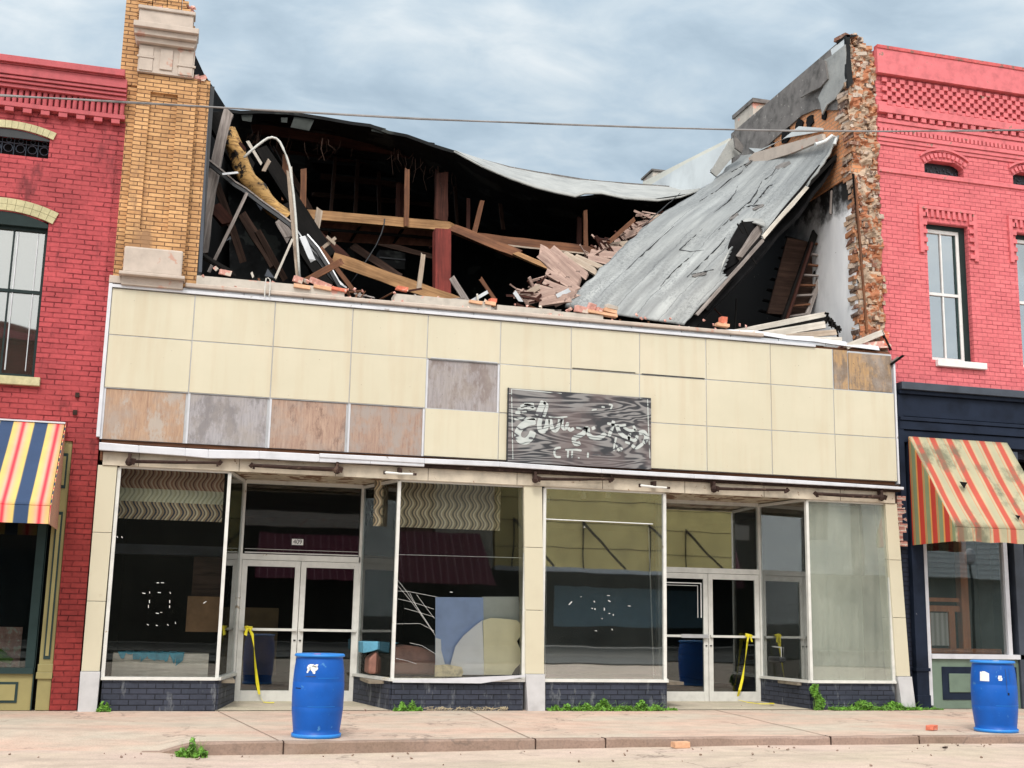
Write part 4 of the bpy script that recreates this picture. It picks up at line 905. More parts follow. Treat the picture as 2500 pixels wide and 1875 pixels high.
# ================================================================== LEFT NEIGHBOUR
def arch_pts(xc, hw, zs, rise, n=16):
    R_ = (hw*hw+rise*rise)/(2*rise); a0 = math.asin(hw/R_)
    return [(xc+R_*sin(-a0+2*a0*k/n), zs+rise-R_+R_*cos(-a0+2*a0*k/n)) for k in range(n+1)]
lb = thing('red_brick_building', (-3, .1, 0), 'deep red painted brick building with arched window at the left edge', 'building')
def wall_with_holes(x0, x1, z0, z1, y0, th, holes, name, mat, par):
    """rectangular holes cut by strips; each hole (xa, xb, za, zb)"""
    q = MB(); xs_ = sorted({x0, x1, *[h[0] for h in holes], *[h[1] for h in holes]}); zs_ = sorted({z0, z1, *[h[2] for h in holes], *[h[3] for h in holes]})
    xs_ = [x for x in xs_ if x0 <= x <= x1]; zs_ = [z for z in zs_ if z0 <= z <= z1]
    inh = lambda i, j: any(h[0]-1e-6 <= (xs_[i]+xs_[i+1])/2 <= h[1] and h[2]-1e-6 <= (zs_[j]+zs_[j+1])/2 <= h[3] for h in holes)
    V = {}; 
    def vid(i, j, b_):
        if (i, j, b_) not in V: V[(i, j, b_)] = len(q.v); q.v.append(Vector((xs_[i], y0+th*b_, zs_[j])))
        return V[(i, j, b_)]
    nx, nz = len(xs_)-1, len(zs_)-1
    for i in range(nx):
        for j in range(nz):
            if inh(i, j): continue
            for b_ in (0, 1): q.f.append((vid(i, j, b_), vid(i+1, j, b_), vid(i+1, j+1, b_), vid(i, j+1, b_)))
            for di, dj, e in ((-1, 0, ((i, j), (i, j+1))), (1, 0, ((i+1, j), (i+1, j+1))), (0, -1, ((i, j), (i+1, j))), (0, 1, ((i, j+1), (i+1, j+1)))):
                a, c_ = i+di, j+dj
                if not (0 <= a < nx and 0 <= c_ < nz) or inh(a, c_): q.f.append((vid(*e[0], 0), vid(*e[1], 0), vid(*e[1], 1), vid(*e[0], 1)))
    return q.build(name, mat, par)
XL = -.012
wall_with_holes(-6.5, XL, 0, 7.75, .10, .3, [(-2.03, -.87, 4.15, 6.245), (-2.0, -.955, 7.12, 7.40), (-6.2, -.33, -.01, 3.36)], 'brick_wall', M['red_left'], lb)
wa = bpy.data.objects['brick_wall']
MB().box(-6.5, -.05, .40, 12, 0, 8.1).build('building_core', M['inside'], lb)
def arch_fill(xc, hw, zs, rise, ztop, y0, th, mat, name, par):   # spandrel between a square opening head and the arch
    pass
# arches: brick spandrels close the square hole corners, then the proud ring of khaki bricks
def arch_ring(xc, hw, zs, rise, t_, y, th, name, mat, par, n=15, gap=.004, rows_=1):
    q = MB(); a_ = arch_pts(xc, hw, zs, rise, n*3); 
    R_ = (hw*hw+rise*rise)/(2*rise); cz = zs+rise-R_
    for rr_ in range(rows_):
        for k in range(n):
            i0, i1 = k*3, k*3+3; o_ = rr_*t_/rows_; t2 = t_/rows_-gap
            def off(p, d): v = Vector((p[0]-xc, p[1]-cz)); v.normalize(); return (p[0]+v.x*d, p[1]+v.y*d)
            A, B = a_[i0], a_[i1]; g_ = Vector((B[0]-A[0], B[1]-A[1])).normalized()*gap
            A = (A[0]+g_.x/2, A[1]+g_.y/2); B = (B[0]-g_.x/2, B[1]-g_.y/2)
            q.prism([off(A, o_), off(B, o_), off(B, o_+t2), off(A, o_+t2)], y, y+th)
    return q.build(name, mat, par)
for (xc, hw, zs, rise, t_, zt, rws) in ((-1.45, .60, 6.22, .13, .17, 6.245, 2), (-1.48, .54, 7.385, .10, .105, 7.40, 1)):
    ap = arch_pts(xc, hw, zs, rise, 24)
    ring = arch_ring(xc, hw+.03, zs, rise, t_, .075, .12, 'arch_ring', M['arch'], lb, n=13 if rws == 2 else 15, rows_=rws)
# khaki rings sit over a curved head: the opening's dark head
apo = arch_pts(-1.45, .575, 6.21, .125, 20)
wnd = MB().slab([(x, .0, z) for x, z in apo]+[(-.875, .0, 6.16), (-2.025, .0, 6.16)], (0, .05, 0)); wnd.v = [v+Vector((0, .098, 0)) for v in wnd.v]
wn = MB().box(-2.03, -1.99, .17, .26, 4.15, 6.25).box(-.91, -.87, .17, .26, 4.15, 6.25).box(-1.99, -.91, .17, .26, 4.15, 4.20).box(-1.99, -.91, .18, .26, 5.28, 5.32).box(-1.99, -.91, .17, .26, 6.12, 6.245).box(-1.30, -1.285, .17, .20, 4.2, 6.12)
wno = wn.build('arched_window', M['sash_dark'], lb); wnd.build('arched_head', M['sash_dark'], wno)
MB().box(-1.99, -.91, .21, .216, 4.2, 6.12).build('window_glass', M['glass_left'], wno)
MB().box(-2.1, -.79, .03, .25, 4.04, 4.149).build('window_sill', M['arch'], lb, bevel=.006)
MB().box(-1.25, -1.235, .19, .20, 4.25, 6.1).box(-1.0, -.99, .19, .20, 4.25, 6.1).build('sash_cord', M['alu'], wno)
vt = MB().box(-2.0, -.955, .24, .30, 7.12, 7.46).build('vent_recess', M['void'], lb)
wd_ = MB().slab([(x, .098, z) for x, z in arch_pts(-1.48, .525, 7.38, .095, 20)]+[(-.957, .098, 7.36), (-1.998, .098, 7.36)], (0, .02, 0)); wd_.build('vent_head', M['iron'], vt)
q = MB()
for k in range(7):
    xc = -1.92+k*.15
    q.tube([(xc+.055*cos(a*.5), .17, 7.24+.055*sin(a*.5)) for a in range(0, 14)], .006, 4); q.tube([(xc+.07, .17, 7.12), (xc+.07, .17, 7.40)], .006, 4)
    q.tube([(xc+.03*cos(a*.6), .17, 7.35+.03*sin(a*.6)) for a in range(0, 11)], .005, 4)
q.tube([(-2, .17, 7.31), (-.96, .17, 7.31)], .007, 4); q.build('iron_grille', M['navy_light'], vt)
# cornice courses, each stepping out further
co = [(7.69, 7.76, None), (7.76, 7.825, .10), (8.01, 8.06, .14), (8.065, 8.105, .17), (8.112, 8.155, .195), (8.16, 8.29, .215)]
base_ = MB().box(-6.5, XL-.0, .102, .4, 7.75, 8.3)
base_.build('cornice_backing', M['red_trim'], lb)
for za, zb, d in co:
    if d is None: continue
    MB().box(-6.5, XL-.012+random.uniform(-.004, .004), .10-d, .101, za+.001, zb-.003).build('cornice_course', M['red_trim'], lb, bevel=.004)
MB().box(-6.5, XL-.05, -.17, .5, 8.31, 8.40).box(-6.5, XL-.06, -.13, .1, 8.292, 8.31).build('cornice_cap', M['red_trim'], lb, bevel=.004)
q = MB()
for k in range(84):
    xc = XL-.06-k*.0757
    q.tube([(xc, .035, 7.826), (xc, .035, 8.008)], .031, 8)
q.build('corbel_reeding', M['red_trim'], lb)
q = MB()
for k in range(28): xc = XL-.13-k*.2235; q.box(xc-.055, xc+.055, .01, .10, 7.695, 7.757)
q.build('dentil_blocks', M['red_trim'], lb, bevel=.003)
# shopfront of the left neighbour
MB().box(-.50, -.335, .13, .42, .0, 3.36).build('shopfront_pilaster', M['olive'], lb, bevel=.006)
pf = MB()
for za, zb in ((.62, 2.45), (2.75, 3.2)): pf.box(-.455, -.375, .115, .13, za, zb)
pfo = pf.build('pilaster_panel', M['olive_dark'], lb); q = MB()
for za, zb in ((.66, 2.41), (2.79, 3.16)): q.box(-.435, -.395, .108, .115, za, zb)
q.build('pilaster_bead', M['olive'], pfo)
MB().box(-.52, -.315, .10, .42, .38, .46).box(-.51, -.32, .115, .42, .46, .56).build('pilaster_base', M['olive'], lb, bevel=.006)
MB().box(-6.3, -.56, .15, .42, 0, .44).build('bulkhead', M['olive'], lb)
MB().box(-2.2, -.72, .14, .15, .09, .34).box(-.555, -.545, .13, .2, 0, 3.3).build('bulkhead_moulding', M['olive_dark'], lb); MB().box(-2.17, -.75, .133, .14, .12, .31).build('bulkhead_panel', M['olive'], lb)
MB().box(-6.3, -.56, .10, .2, .44, .51).box(-.66, -.54, .13, .22, .51, 3.3).box(-6.3, -.66, .13, .22, 2.9, 3.3).build('shop_window_frame', M['olive_dark'], lb)
MB().box(-6.3, -.66, .18, .186, .51, 2.9).build('shop_window_glass', M['glass_dark'], lb)
q = MB()
for k in range(16): q.rbox((-1.35+random.uniform(-.5, .5), .30, .56+random.uniform(0, .12)), .1, .06, .06, (random.random(), random.random(), random.random()), .02)
q.build('window_display_greenery', M['leaf2'], lb)
MB().box(-1.25, -.75, .34, .36, .51, 1.0).build('window_display_cloth', M['pink_rubble'], lb)
# wall oddments
for (x, z) in ((-.35, 3.93), (-.36, 3.70)): MB().box(x, x+.05, .06, .1, z, z+.06).build('wall_bracket', M['rust'], lb)
def cloth(tl, tr, br_, bl, name, mat, par, sag=.03, ribs=3, seed=0):
    tl, tr, br_, bl = map(Vector, (tl, tr, br_, bl)); nu, nv = 36, 14; nrm = (tr-tl).cross(bl-tl).normalized(); nrm = nrm if nrm.y < 0 else -nrm; gv = []
    for j in range(nv+1):
        for i in range(nu+1):
            u, v = i/nu, j/nv; p = tl.lerp(tr, u).lerp(bl.lerp(br_, u), v)
            d_ = -sag*abs(sin(pi*u*ribs))*sin(pi*v)*.9 + .018*mnoise.noise(Vector((u*7+seed, v*3, seed)))*sin(pi*v)
            gv.append(p+nrm*d_)
    q_ = MB().add(gv, [(j*(nu+1)+i, j*(nu+1)+i+1, (j+1)*(nu+1)+i+1, (j+1)*(nu+1)+i) for j in range(nv) for i in range(nu)])
    o_ = q_.build(name, mat, par, smooth=True); m_ = o_.modifiers.new('thickness', 'SOLIDIFY'); m_.thickness = .008; m_.offset = 0; return o_
a1 = thing('striped_awning', (-1.7, .1, 2.24), 'new navy, yellow and red striped awning on the deep red building', 'awning')
prof = [(.10, 3.57), (-.17, 2.56), (-.19, 2.24)]
cloth((-4, .095, 3.575), (-.45, .095, 3.575), (-.42, -1.12, 2.43), (-4, -1.12, 2.43), 'canopy', M['awn_l'], a1, .025, 4, 2)
yv = -1.12
MB().slab([(-4, yv-.004, 2.425), (-.42, yv-.004, 2.425), (-.42, yv-.022, 2.215), (-4, yv-.022, 2.215)], (0, .008, 0)).build('valance', M['awn_l'], a1)
MB().slab([(-.44, .095, 3.57), (-.415, yv, 2.43), (-.415, yv-.02, 2.215), (-.43, .095, 2.22)], (.008, 0, 0)).build('side_panel', M['awn_l_side'], a1)
MB().box(-4, -.44, .07, .1, 3.575, 3.595).build('head_rail', M['white_trim'], a1)
bpy.context.view_layer.update()

# ================================================================== RIGHT NEIGHBOUR
rb = thing('salmon_brick_building', (15, .15, 0), 'salmon pink painted brick building with corbelled cornice at the right edge', 'building')
XR = 11.645; YR = .15
holes = []
for x0 in (12.49, 14.20): holes += [(x0, x0+.79, 5.41, 7.715), (x0+.02, x0+.765, 8.56, 8.80)]
wall_with_holes(XR, 19.5, 4.98, 10.60, YR, .3, holes, 'brick_wall', M['pink'], rb)
wall_with_holes(XR+.23, 19.5, 0, 4.30, YR+.08, .3, [(12.20, 13.66, .74, 4.1), (13.72, 15.5, -.1, 3.9)], 'lower_wall', M['navy_brick'], rb)
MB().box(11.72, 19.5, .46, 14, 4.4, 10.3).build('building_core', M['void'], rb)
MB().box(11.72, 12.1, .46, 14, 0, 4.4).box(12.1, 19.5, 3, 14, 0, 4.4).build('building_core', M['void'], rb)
MB().box(12.1, 19.5, .46, 3, -.03, .015).build('shop_floor', M['inside_floor'], rb)
# bands
def band(z0, z1, d, name='brick_course', x0=XR, mat='pink_trim'): MB().box(x0+random.uniform(0, .006), 19.5, YR-d, YR+.001, z0, z1).build(name, M[mat], rb, bevel=.003)
band(10.17, 10.60, .10); band(10.60, 10.66, .115, 'parapet_coping', XR, 'pink_dark')
band(9.49, 9.62, .085); 
q = MB()
for r_ in range(6):
    z = 10.10-r_*.0715*1.12; 
    for k in range(30):
        x = XR+.16+k*.166+(r_ % 2)*.083
        q.box(x-.048, x+.043, YR-.045, YR, z-.05, z+.028)
q.build('dogtooth_brickwork', M['pink_trim'], rb, bevel=.003)
MB().box(XR, 19.5, YR-.03, YR+.002, 9.63, 9.70).build('brick_course', M['pink_trim'], rb)
q = MB()
for k in range(30): x = XR+.22+k*.158; q.box(x-.045, x+.045, YR-.07, YR, 9.41, 9.485)
o = q.build('dentil_course', M['pink_trim'], rb, bevel=.003)
band(9.33, 9.40, .05); band(9.24, 9.325, .03)
q = MB()
for k in range(62): x = XR+.05+k*.078; q.box(x-.024, x+.026, YR-.06, YR, 9.155, 9.235)
q.build('small_dentils', M['pink_trim'], rb)
band(9.08, 9.15, .055); band(9.01, 9.075, .035); band(8.95, 9.005, .018); band(8.48, 8.555, .025)
for x0 in (12.49, 14.20):
    xc = x0+.395
    # small arched vent
    v_ = MB().box(x0+.02, x0+.765, YR+.16, YR+.22, 8.555, 8.9).build('vent_recess', M['void'], rb)
    ap = arch_pts(xc, .375, 8.71, .13, 12)
    MB().slab([(x, YR+.14, z) for x, z in ap]+[(x0+.77, YR+.14, 8.56), (x0+.02, YR+.14, 8.56)], (0, .015, 0)).build('vent_grille', M['iron'], v_)
    q = MB()
    rg = random.Random(int(x0*10))
    for k in range(60): q.rbox((x0+.05+rg.random()*.69, YR+.13, 8.58+rg.random()*.16), .016, .01, .022, (0, rg.random()*3, 0))
    q.build('grille_pattern', M['navy_light'], v_)
    # spandrels over arch
    for sgn in (-1, 1):
        aa = [p for p in ap if (p[0]-xc)*sgn >= -1e-6]; aa = aa if sgn > 0 else aa[::-1]
        MB().slab([(x, YR+.002, z) for x, z in aa]+[(xc+sgn*.376, YR+.002, 8.87), (xc, YR+.002, 8.87)], (0, .12, 0)).build('arch_spandrel', M['pink_trim'], rb)
    arch_ring(xc, .40, 8.73, .135, .10, YR-.03, .04, 'arch_ring', M['pink_trim'], rb, n=11, gap=.03)
    q = MB()
    a3 = arch_pts(xc, .46, 8.83, .15, 12)
    for A, B in zip(a3, a3[1:]): q.prism([A, B, (B[0], B[1]+.04), (A[0], A[1]+.04)], YR-.04, YR)
    q.build('arch_hood', M['pink_trim'], rb)
    # window
    fo = MB().box(x0, x0+.79, YR+.10, YR+.26, 7.64, 7.715).box(x0+.69, x0+.79, YR+.10, YR+.26, 5.41, 7.64).box(x0, x0+.03, YR+.10, YR+.26, 5.41, 7.64).build('window_casing', M['sash_dark'], rb)
    s_ = MB().box(x0+.03, x0+.07, YR+.12, YR+.19, 5.41, 7.64).box(x0+.635, x0+.69, YR+.12, YR+.19, 5.41, 7.64).box(x0+.07, x0+.635, YR+.12, YR+.19, 7.58, 7.64).box(x0+.07, x0+.635, YR+.12, YR+.19, 5.41, 5.48).box(x0+.07, x0+.635, YR+.12, YR+.19, 6.52, 6.565).box(x0+.34, x0+.365, YR+.13, YR+.18, 5.48, 6.52).box(x0+.34, x0+.365, YR+.13, YR+.18, 6.565, 7.58)
    s_.build('window_sash', M['sash_white'], fo)
    MB().box(x0+.07, x0+.60, YR+.155, YR+.161, 5.48, 7.58).build('window_glass', M['glass_sky'], fo)
    MB().box(x0+.60, x0+.635, YR+.14, YR+.18, 5.48, 7.58).build('sash_shadow_strip', M['olive_dark'], fo)
    MB().box(x0+.06, x0+.97, YR-.07, YR+.2, 5.305, 5.409).build('window_sill', M['sash_white'], rb, bevel=.006)
    q = MB()   # toothed brick surround
    for k in range(9): q.box(x0-.02+k*.103, x0+.03+k*.103, YR-.035, YR, 7.80, 7.93)
    q.box(x0-.14, x0+.93, YR-.04, YR, 7.93, 7.985).box(x0-.14, x0-.07, YR-.035, YR, 7.18, 7.93).box(x0+.88, x0+.95, YR-.035, YR, 7.12, 7.93)
    for k in range(5): q.box(x0-.07, x0+.0, YR-.035, YR, 7.22+k*.145, 7.29+k*.145); q.box(x0+.80, x0+.88, YR-.035, YR, 7.16+k*.145, 7.23+k*.145)
    q.build('toothed_surround', M['pink_trim'], rb)
# crack in the paint
q = MB(); q.tube([A8(0, 0, Y=5), A8(1, 1, Y=5)], .001, 3)
# navy cornice over the shopfront
for z0, z1, d, mt in ((4.86, 4.98, .18, 'navy_light'), (4.80, 4.86, .12, 'navy'), (4.45, 4.80, .06, 'navy'), (4.38, 4.44, .10, 'navy'), (4.24, 4.375, .08, 'navy'), (4.04, 4.23, .05, 'navy')):
    MB().box(11.80, 19.5, YR-d, YR+.1, z0, z1-.004).build('shopfront_cornice', M[mt], rb, bevel=.005)
MB().box(11.78, 11.87, YR-.07, YR+.05, 2.5, 4.78).build('cornice_end', M['navy'], rb)
MB().box(11.95, 12.16, YR-.03, YR+.079, .0, 4.04).build('shopfront_pilaster', M['navy'], rb, bevel=.006)
MB().box(11.93, 12.18, YR-.05, YR+.079, .55, .60).build('pilaster_collar', M['navy'], rb, bevel=.006); MB().box(11.94, 12.17, YR-.04, YR+.079, 0, .2).build('pilaster_plinth', M['navy'], rb, bevel=.006)
q = MB(); z = 2.42
rr = random.Random(5)
while z < 3.12:
    x = 11.70
    for k in range(1): q.rbox((11.775+rr.uniform(-.012, .012), .13, z+.033), .15, .1, .062, (0, 0, rr.uniform(-.05, .05)), .005)
    z += .07
q.build('exposed_brick_strip', M['bare_brick'], rb); MB().box(11.70, 11.845, .105, .169, 2.42, 3.12).build('exposed_mortar', M['bare_brick'], rb)
MB().box(11.70, 11.88, .17, .40, 0, 5.2).build('exposed_strip_backing', M['navy_brick'], rb)
swf = MB().box(12.17, 12.235, YR, YR+.12, .05, 3.9).box(13.62, 13.69, YR, YR+.12, .74, 3.9).box(12.235, 13.9, YR-.02, YR+.12, .74, .81).build('shop_window_frame', M['white_trim'], rb)
MB().box(12.235, 13.62, YR+.05, YR+.056, .81, 3.9).build('shop_window_glass', M['glass_n'], swf)
bkg = MB().box(12.235, 13.95, YR+.03, YR+.3, 0, .739).build('bulkhead', M['green'], rb)
MB().box(12.42, 13.75, YR+.018, YR+.03, .13, .62).build('bulkhead_recess', M['navy'], bkg); MB().box(12.53, 13.62, YR+.0, YR+.018, .24, .52).build('bulkhead_panel', M['green'], bkg, bevel=.01)
# joinery behind the window
jo = MB().box(12.24, 13.6, .30, .38, .81, .89).box(12.90, 13.03, .27, .40, .89, 2.9).box(12.24, 12.90, .32, .38, 1.45, 1.54).box(12.24, 12.90, .32, .38, 1.60, 1.66).box(12.24, 12.36, .32, .38, .89, 1.45).box(12.70, 12.80, .32, .38, .89, 1.45).build('inner_joinery', M['orange_wood'], rb)
MB().box(12.36, 12.70, .36, .37, .93, 1.43).build('net_curtain', M['curtain'], jo)
MB().box(13.80, 13.98, YR-.02, YR+.2, 0, 4.0).build('shopfront_pilaster', M['navy_light'], rb, bevel=.01)
MB().box(13.74, 14.04, YR-.12, YR+.2, 3.50, 3.62).box(13.77, 14.01, YR-.08, YR+.2, 3.4, 3.5).build('pilaster_capital', M['navy'], rb, bevel=.01)
MB().box(13.69, 15.5, .9, .94, 0, 3.9).build('dark_doorway', M['void'], rb)
a2 = thing('faded_awning', (12.85, .1, 2.43), 'faded torn red and green striped awning on the navy shopfront', 'awning')
AY = -.97
x0, x1 = 11.93, 13.72
cloth((x0, .045, 4.12), (x1, .045, 4.12), (x1+.02, AY, 2.66), (x0+.03, AY, 2.66), 'canopy', M['awn_r'], a2, .05, 2, 5)
q = MB(); n_ = 12
for k in range(n_):
    a, b_ = x0+.03+(x1-x0-.01)*k/n_, x0+.03+(x1-x0-.01)*(k+1)/n_
    q.slab([(a, AY-.006, 2.655), (b_, AY-.006, 2.655), (b_, AY-.012-.012*sin(k*2.1), 2.45+.008*sin(k*1.7)), (a, AY-.012-.012*sin((k-1)*2.1), 2.45+.008*sin((k-1)*1.7))], (0, .008, 0))
q.build('valance', M['awn_r'], a2)
MB().slab([(x0, .045, 4.11), (x0+.03, AY, 2.66), (x0+.03, AY-.01, 2.45), (x0+.02, .08, 2.44)], (-.008, 0, 0)).build('side_panel', M['awn_r_side'], a2)
def on_cloth(px, py):
    for k in range(200):
        y = .045-(.045-AY)*k/200; p = at(px, py, Y=y); zc = 4.12-(4.12-2.66)*(.045-y)/(.045-AY)
        if p.z >= zc: return p
    return p
MB().slab([on_cloth(*p)+Vector((0, -.03, .02)) for p in ((2070, 1044), (2087, 1046), (2083, 1053), (2080, 1059))], (0, -.006, .004)).build('tear', M['void'], a2)
MB().slab([on_cloth(*p)+Vector((0, -.03, .02)) for p in ((2190, 1116), (2201, 1118), (2197, 1126))], (0, -.006, .004)).build('tear', M['void'], a2)

# rear white roof beyond, low
# ================================================================== SIGN
sg = thing('painted_shop_sign', (6.5, -.03, 3.37), 'weathered black plywood sign with flaking white script on the cream tiles', 'sign')
MB().box(5.43, 7.585, -.055, -.026, 3.375, 4.425).build('sign_board', M['sign'], sg)
MB().box(5.415, 5.43, -.06, -.02, 3.37, 4.43).build('sign_edge', M['iron'], sg)
q = MB()
def S2(u, v): p = AS(u, v, Y=-.056); return (p.x, p.z)
for ln, w_ in (([(245, 150), (700, 190), (860, 205)], .014), ([(245, 150), (252, 520), (262, 1010)], .016), ([(1820, 262), (1915, 272), (1925, 600), (1945, 1020)], .014), ([(190, 205), (245, 205)], .014)): MB().ribbon([S2(*p) for p in ln], w_, -.0555).build('border_line', M['sign_paint'], sg)
q = MB()
ST = [([(400, 333), (520, 336)], 30), ([(355, 365), (440, 350), (520, 372)], 36), ([(318, 400), (420, 380), (450, 395), (540, 385)], 32), ([(292, 442), (355, 440)], 34), ([(370, 440), (430, 425)], 22),
      ([(640, 300), (615, 360), (590, 420), (570, 480)], 66), ([(640, 310), (680, 350), (660, 430), (640, 490)], 34),
      ([(280, 518), (420, 512), (550, 520)], 26), ([(540, 545), (440, 565), (360, 620), (320, 700), (345, 770), (420, 790), (480, 740), (510, 670)], 72), ([(600, 510), (585, 590), (600, 660), (650, 660), (680, 590), (690, 520)], 50),
      ([(720, 520), (735, 610), (780, 660), (830, 590), (840, 520)], 46), ([(700, 490), (800, 500), (930, 490)], 16), ([(870, 510), (865, 600), (900, 640), (940, 560)], 36), ([(940, 620), (965, 655), (1010, 630)], 34),
      ([(1040, 620), (1110, 630), (1190, 620)], 28), ([(1160, 620), (1130, 690), (1060, 730), (1010, 760), (1030, 820), (1090, 810)], 50), ([(1180, 620), (1190, 700), (1250, 750), (1340, 740), (1400, 690)], 48), ([(1230, 640), (1270, 620)], 34),
      ([(1420, 570), (1500, 590), (1580, 600), (1650, 590)], 26), ([(1500, 540), (1480, 620), (1440, 730)], 40), ([(1540, 600), (1570, 680), (1640, 740), (1700, 760)], 44), ([(1620, 620), (1700, 660), (1770, 650)], 30), ([(1740, 600), (1770, 660)], 30),
      ([(1700, 690), (1690, 760), (1760, 780), (1790, 720)], 34), ([(1810, 690), (1870, 680), (1900, 740), (1870, 820)], 50), ([(1720, 840), (1780, 870), (1860, 820)], 36), ([(1530, 740), (1510, 830), (1500, 910)], 22), ([(1540, 830), (1570, 900), (1600, 870)], 40), ([(1640, 800), (1700, 820)], 26),
      ([(1350, 365), (1390, 375)], 22), ([(1440, 340), (1480, 350), (1460, 400)], 18), ([(1230, 410), (1290, 400)], 14),
      ([(850, 868), (790, 880), (770, 930), (790, 980), (850, 985)], 22), ([(940, 905), (935, 990)], 20), ([(905, 895), (1010, 892), (1105, 905)], 22), ([(990, 900), (985, 995)], 20), ([(1060, 998), (1080, 1000)], 20), ([(1185, 930), (1180, 992)], 22), ([(1240, 950), (1340, 960)], 10), ([(1400, 950), (1480, 960)], 10)]
for ln, w_ in ST:
    P_ = [Vector(p) for p in ln]; out = []
    for i in range(len(P_)-1):
        p0, p1, p2, p3 = P_[max(i-1, 0)], P_[i], P_[i+1], P_[min(i+2, len(P_)-1)]
        for k in range(4):
            t_ = k/4; out.append(.5*((2*p1)+(p2-p0)*t_+(2*p0-5*p1+4*p2-p3)*t_*t_+(3*p1-p0-3*p2+p3)*t_**3))
    out.append(P_[-1]); q.ribbon([S2(*p) for p in out], w_*.00135, -.0555)
q.build('painted_lettering', M['sign_paint'], sg)

# ================================================================== LIGHT TUBES UNDER THE CANOPY
F1 = crop(240, 1070, .28029); F2 = crop(900, 1100, .3255); F3 = crop(1600, 1130, .29837)
def lamp_tube(a, b_, big, label, knob_left=True):
    q0 = thing('lamp_tube_holder', (a+b_)/2, label, 'light fitting', 'rusty lamp holders under the canopy')
    r_ = .024 if big else .02
    MB().tube([a, a.lerp(b_, .5)+Vector((0, 0, -.004)), b_], r_, 8, .75 if knob_left else 1.3).build('holder_arm', M['rust'] if big else M['alu_white'], q0)
    e1, e2 = (a, b_) if knob_left else (b_, a)
    if big:
        MB().lathe(e1+Vector((0, 0, -.06)), [(.012, 0), (.04, .015), (.05, .05), (.035, .09), (.015, .12)], 10).rbox(e1+Vector((.05, 0, 0)), .05, .07, .07, (.3, .2, 0)).build('elbow_joint', M['rust'], q0)
        MB().rbox(e2, .05, .05, .055, (.4, .7, 0)).rbox(e2+Vector((-.03 if knob_left else .03, 0, -.02)), .03, .03, .06).build('end_clamp', M['rust'], q0)
        MB().box(e1.x-.02, e1.x+.02, e1.y-.02, -.04, e1.z+.02, e1.z+.10).build('mount', M['rust'], q0)
    else:
        MB().rbox(a, .03, .03, .05).rbox(b_, .05, .03, .03).build('end_clamp', M['rust'], q0); m_ = a.lerp(b_, .5)
        MB().box(m_.x-.02, m_.x+.03, m_.y-.015, -.03, m_.z+.01, m_.z+.08).build('mount', M['rust'], q0)
YF = -.12
lamp_tube(F1(270, 200, Y=YF), F1(1060, 213, Y=YF), 1, 'dark rusty lamp holder over the far left display window')
lamp_tube(F1(1335, 235, Y=YF), F1(2080, 272, Y=YF), 1, 'pinkish rusty lamp holder over the door numbered 409', False)
lamp_tube(F2(120, 165, Y=YF), F2(345, 178, Y=YF), 0, 'short pale lamp bracket over the wavy wallpaper window')
lamp_tube(F2(1250, 212, Y=YF), F2(1825, 215, Y=YF), 1, 'rusty lamp holder over the middle cream pier')
lamp_tube(F2(2035, 262, Y=YF), F3(105, 205, Y=YF), 0, 'short pale lamp bracket left of the right doors')
lamp_tube(F3(480, 210, Y=YF), F3(1080, 222, Y=YF), 1, 'dark purple brown lamp holder over the right doors')
lamp_tube(F3(1310, 252, Y=YF), F3(1850, 280, Y=YF), 1, 'peeling cream lamp holder at the far right of the canopy', False)

# ================================================================== THINGS INSIDE THE WINDOWS
W1 = crop(200, 1050, .42194)
def board(name, pts, Y, th, mat, label, cat='board'):
    o = MB().slab([p(Y) for p in pts], (0, th, 0)).build(name, mat); return tag(o, label, cat)
def wpts(C, L_): return [(lambda Y, u=u, v=v: C(u, v, Y=Y)) for u, v in L_]
bx = thing('white_display_box', (.95, .7, .372), 'long white box draped with blue sheeting in the far left window', 'box')
a = W1(145, 1385, Y=.3); b_ = W1(735, 1295, Y=.3)
MB().box(.36, b_.x, .3, .7, .372, b_.z).build('box_body', M['white_board'], bx)
q = MB()
for k in range(9):
    x_ = .42+k*.09; z_ = b_.z+.01
    q.slab([(x_, .29, z_), (x_+.1, .29, z_), (x_+.1+random.uniform(-.03, .03), .28, z_-random.uniform(.02, .17)), (x_+random.uniform(0, .05), .28, z_-random.uniform(.02, .17))], (0, .3 if k % 2 else .02, .01))
q.build('blue_sheeting', plain('blue_sheeting', (.06,.30,.42), .4, .3, 8), bx)
C3w = crop(840, 1080, .42203)
board('leaning_board', wpts(C3w, [(530, 895), (805, 897), (812, 1345), (528, 1345)]), .34, .02, plain('lavender_painted_board', (.36,.47,.76), .7, .08, 4), 'tall lavender blue board leaning in the window with cracked pane')
board('leaning_board', wpts(C3w, [(800, 893), (1010, 893), (1020, 1040), (805, 1040)]), .38, .02, plain('grey_painted_board', (.50,.53,.50), .7, .08, 4), 'grey board behind the cream sheet in the cracked pane window')
board('torn_sheet', wpts(C3w, [(605, 1345), (620, 1270), (645, 1180), (690, 1120), (760, 1060), (800, 1030), (812, 1345)]), .28, .02, plain('white_torn_sheet', (.88,.88,.92), .8, .05, 4), 'torn white sheet curving up beside the lavender board', 'sheet')
board('torn_sheet', wpts(C3w, [(530, 1130), (560, 1140), (562, 1200), (580, 1270), (600, 1345), (528, 1345)]), .29, .015, plain('white_torn_sheet_b', (.85,.86,.90), .8, .05, 4), 'narrow torn white strip at the left foot of the lavender board', 'sheet')
board('torn_sheet', wpts(C3w, [(805, 1030), (850, 1015), (920, 1020), (1000, 1028), (1030, 1060), (1028, 1110), (1000, 1150), (1020, 1200), (1030, 1270), (990, 1310), (970, 1345), (812, 1345)]), .26, .02, plain('cream_torn_sheet', (.90,.83,.58), .8, .05, 4), 'cream sheet with ragged right edge in the cracked pane window', 'sheet')
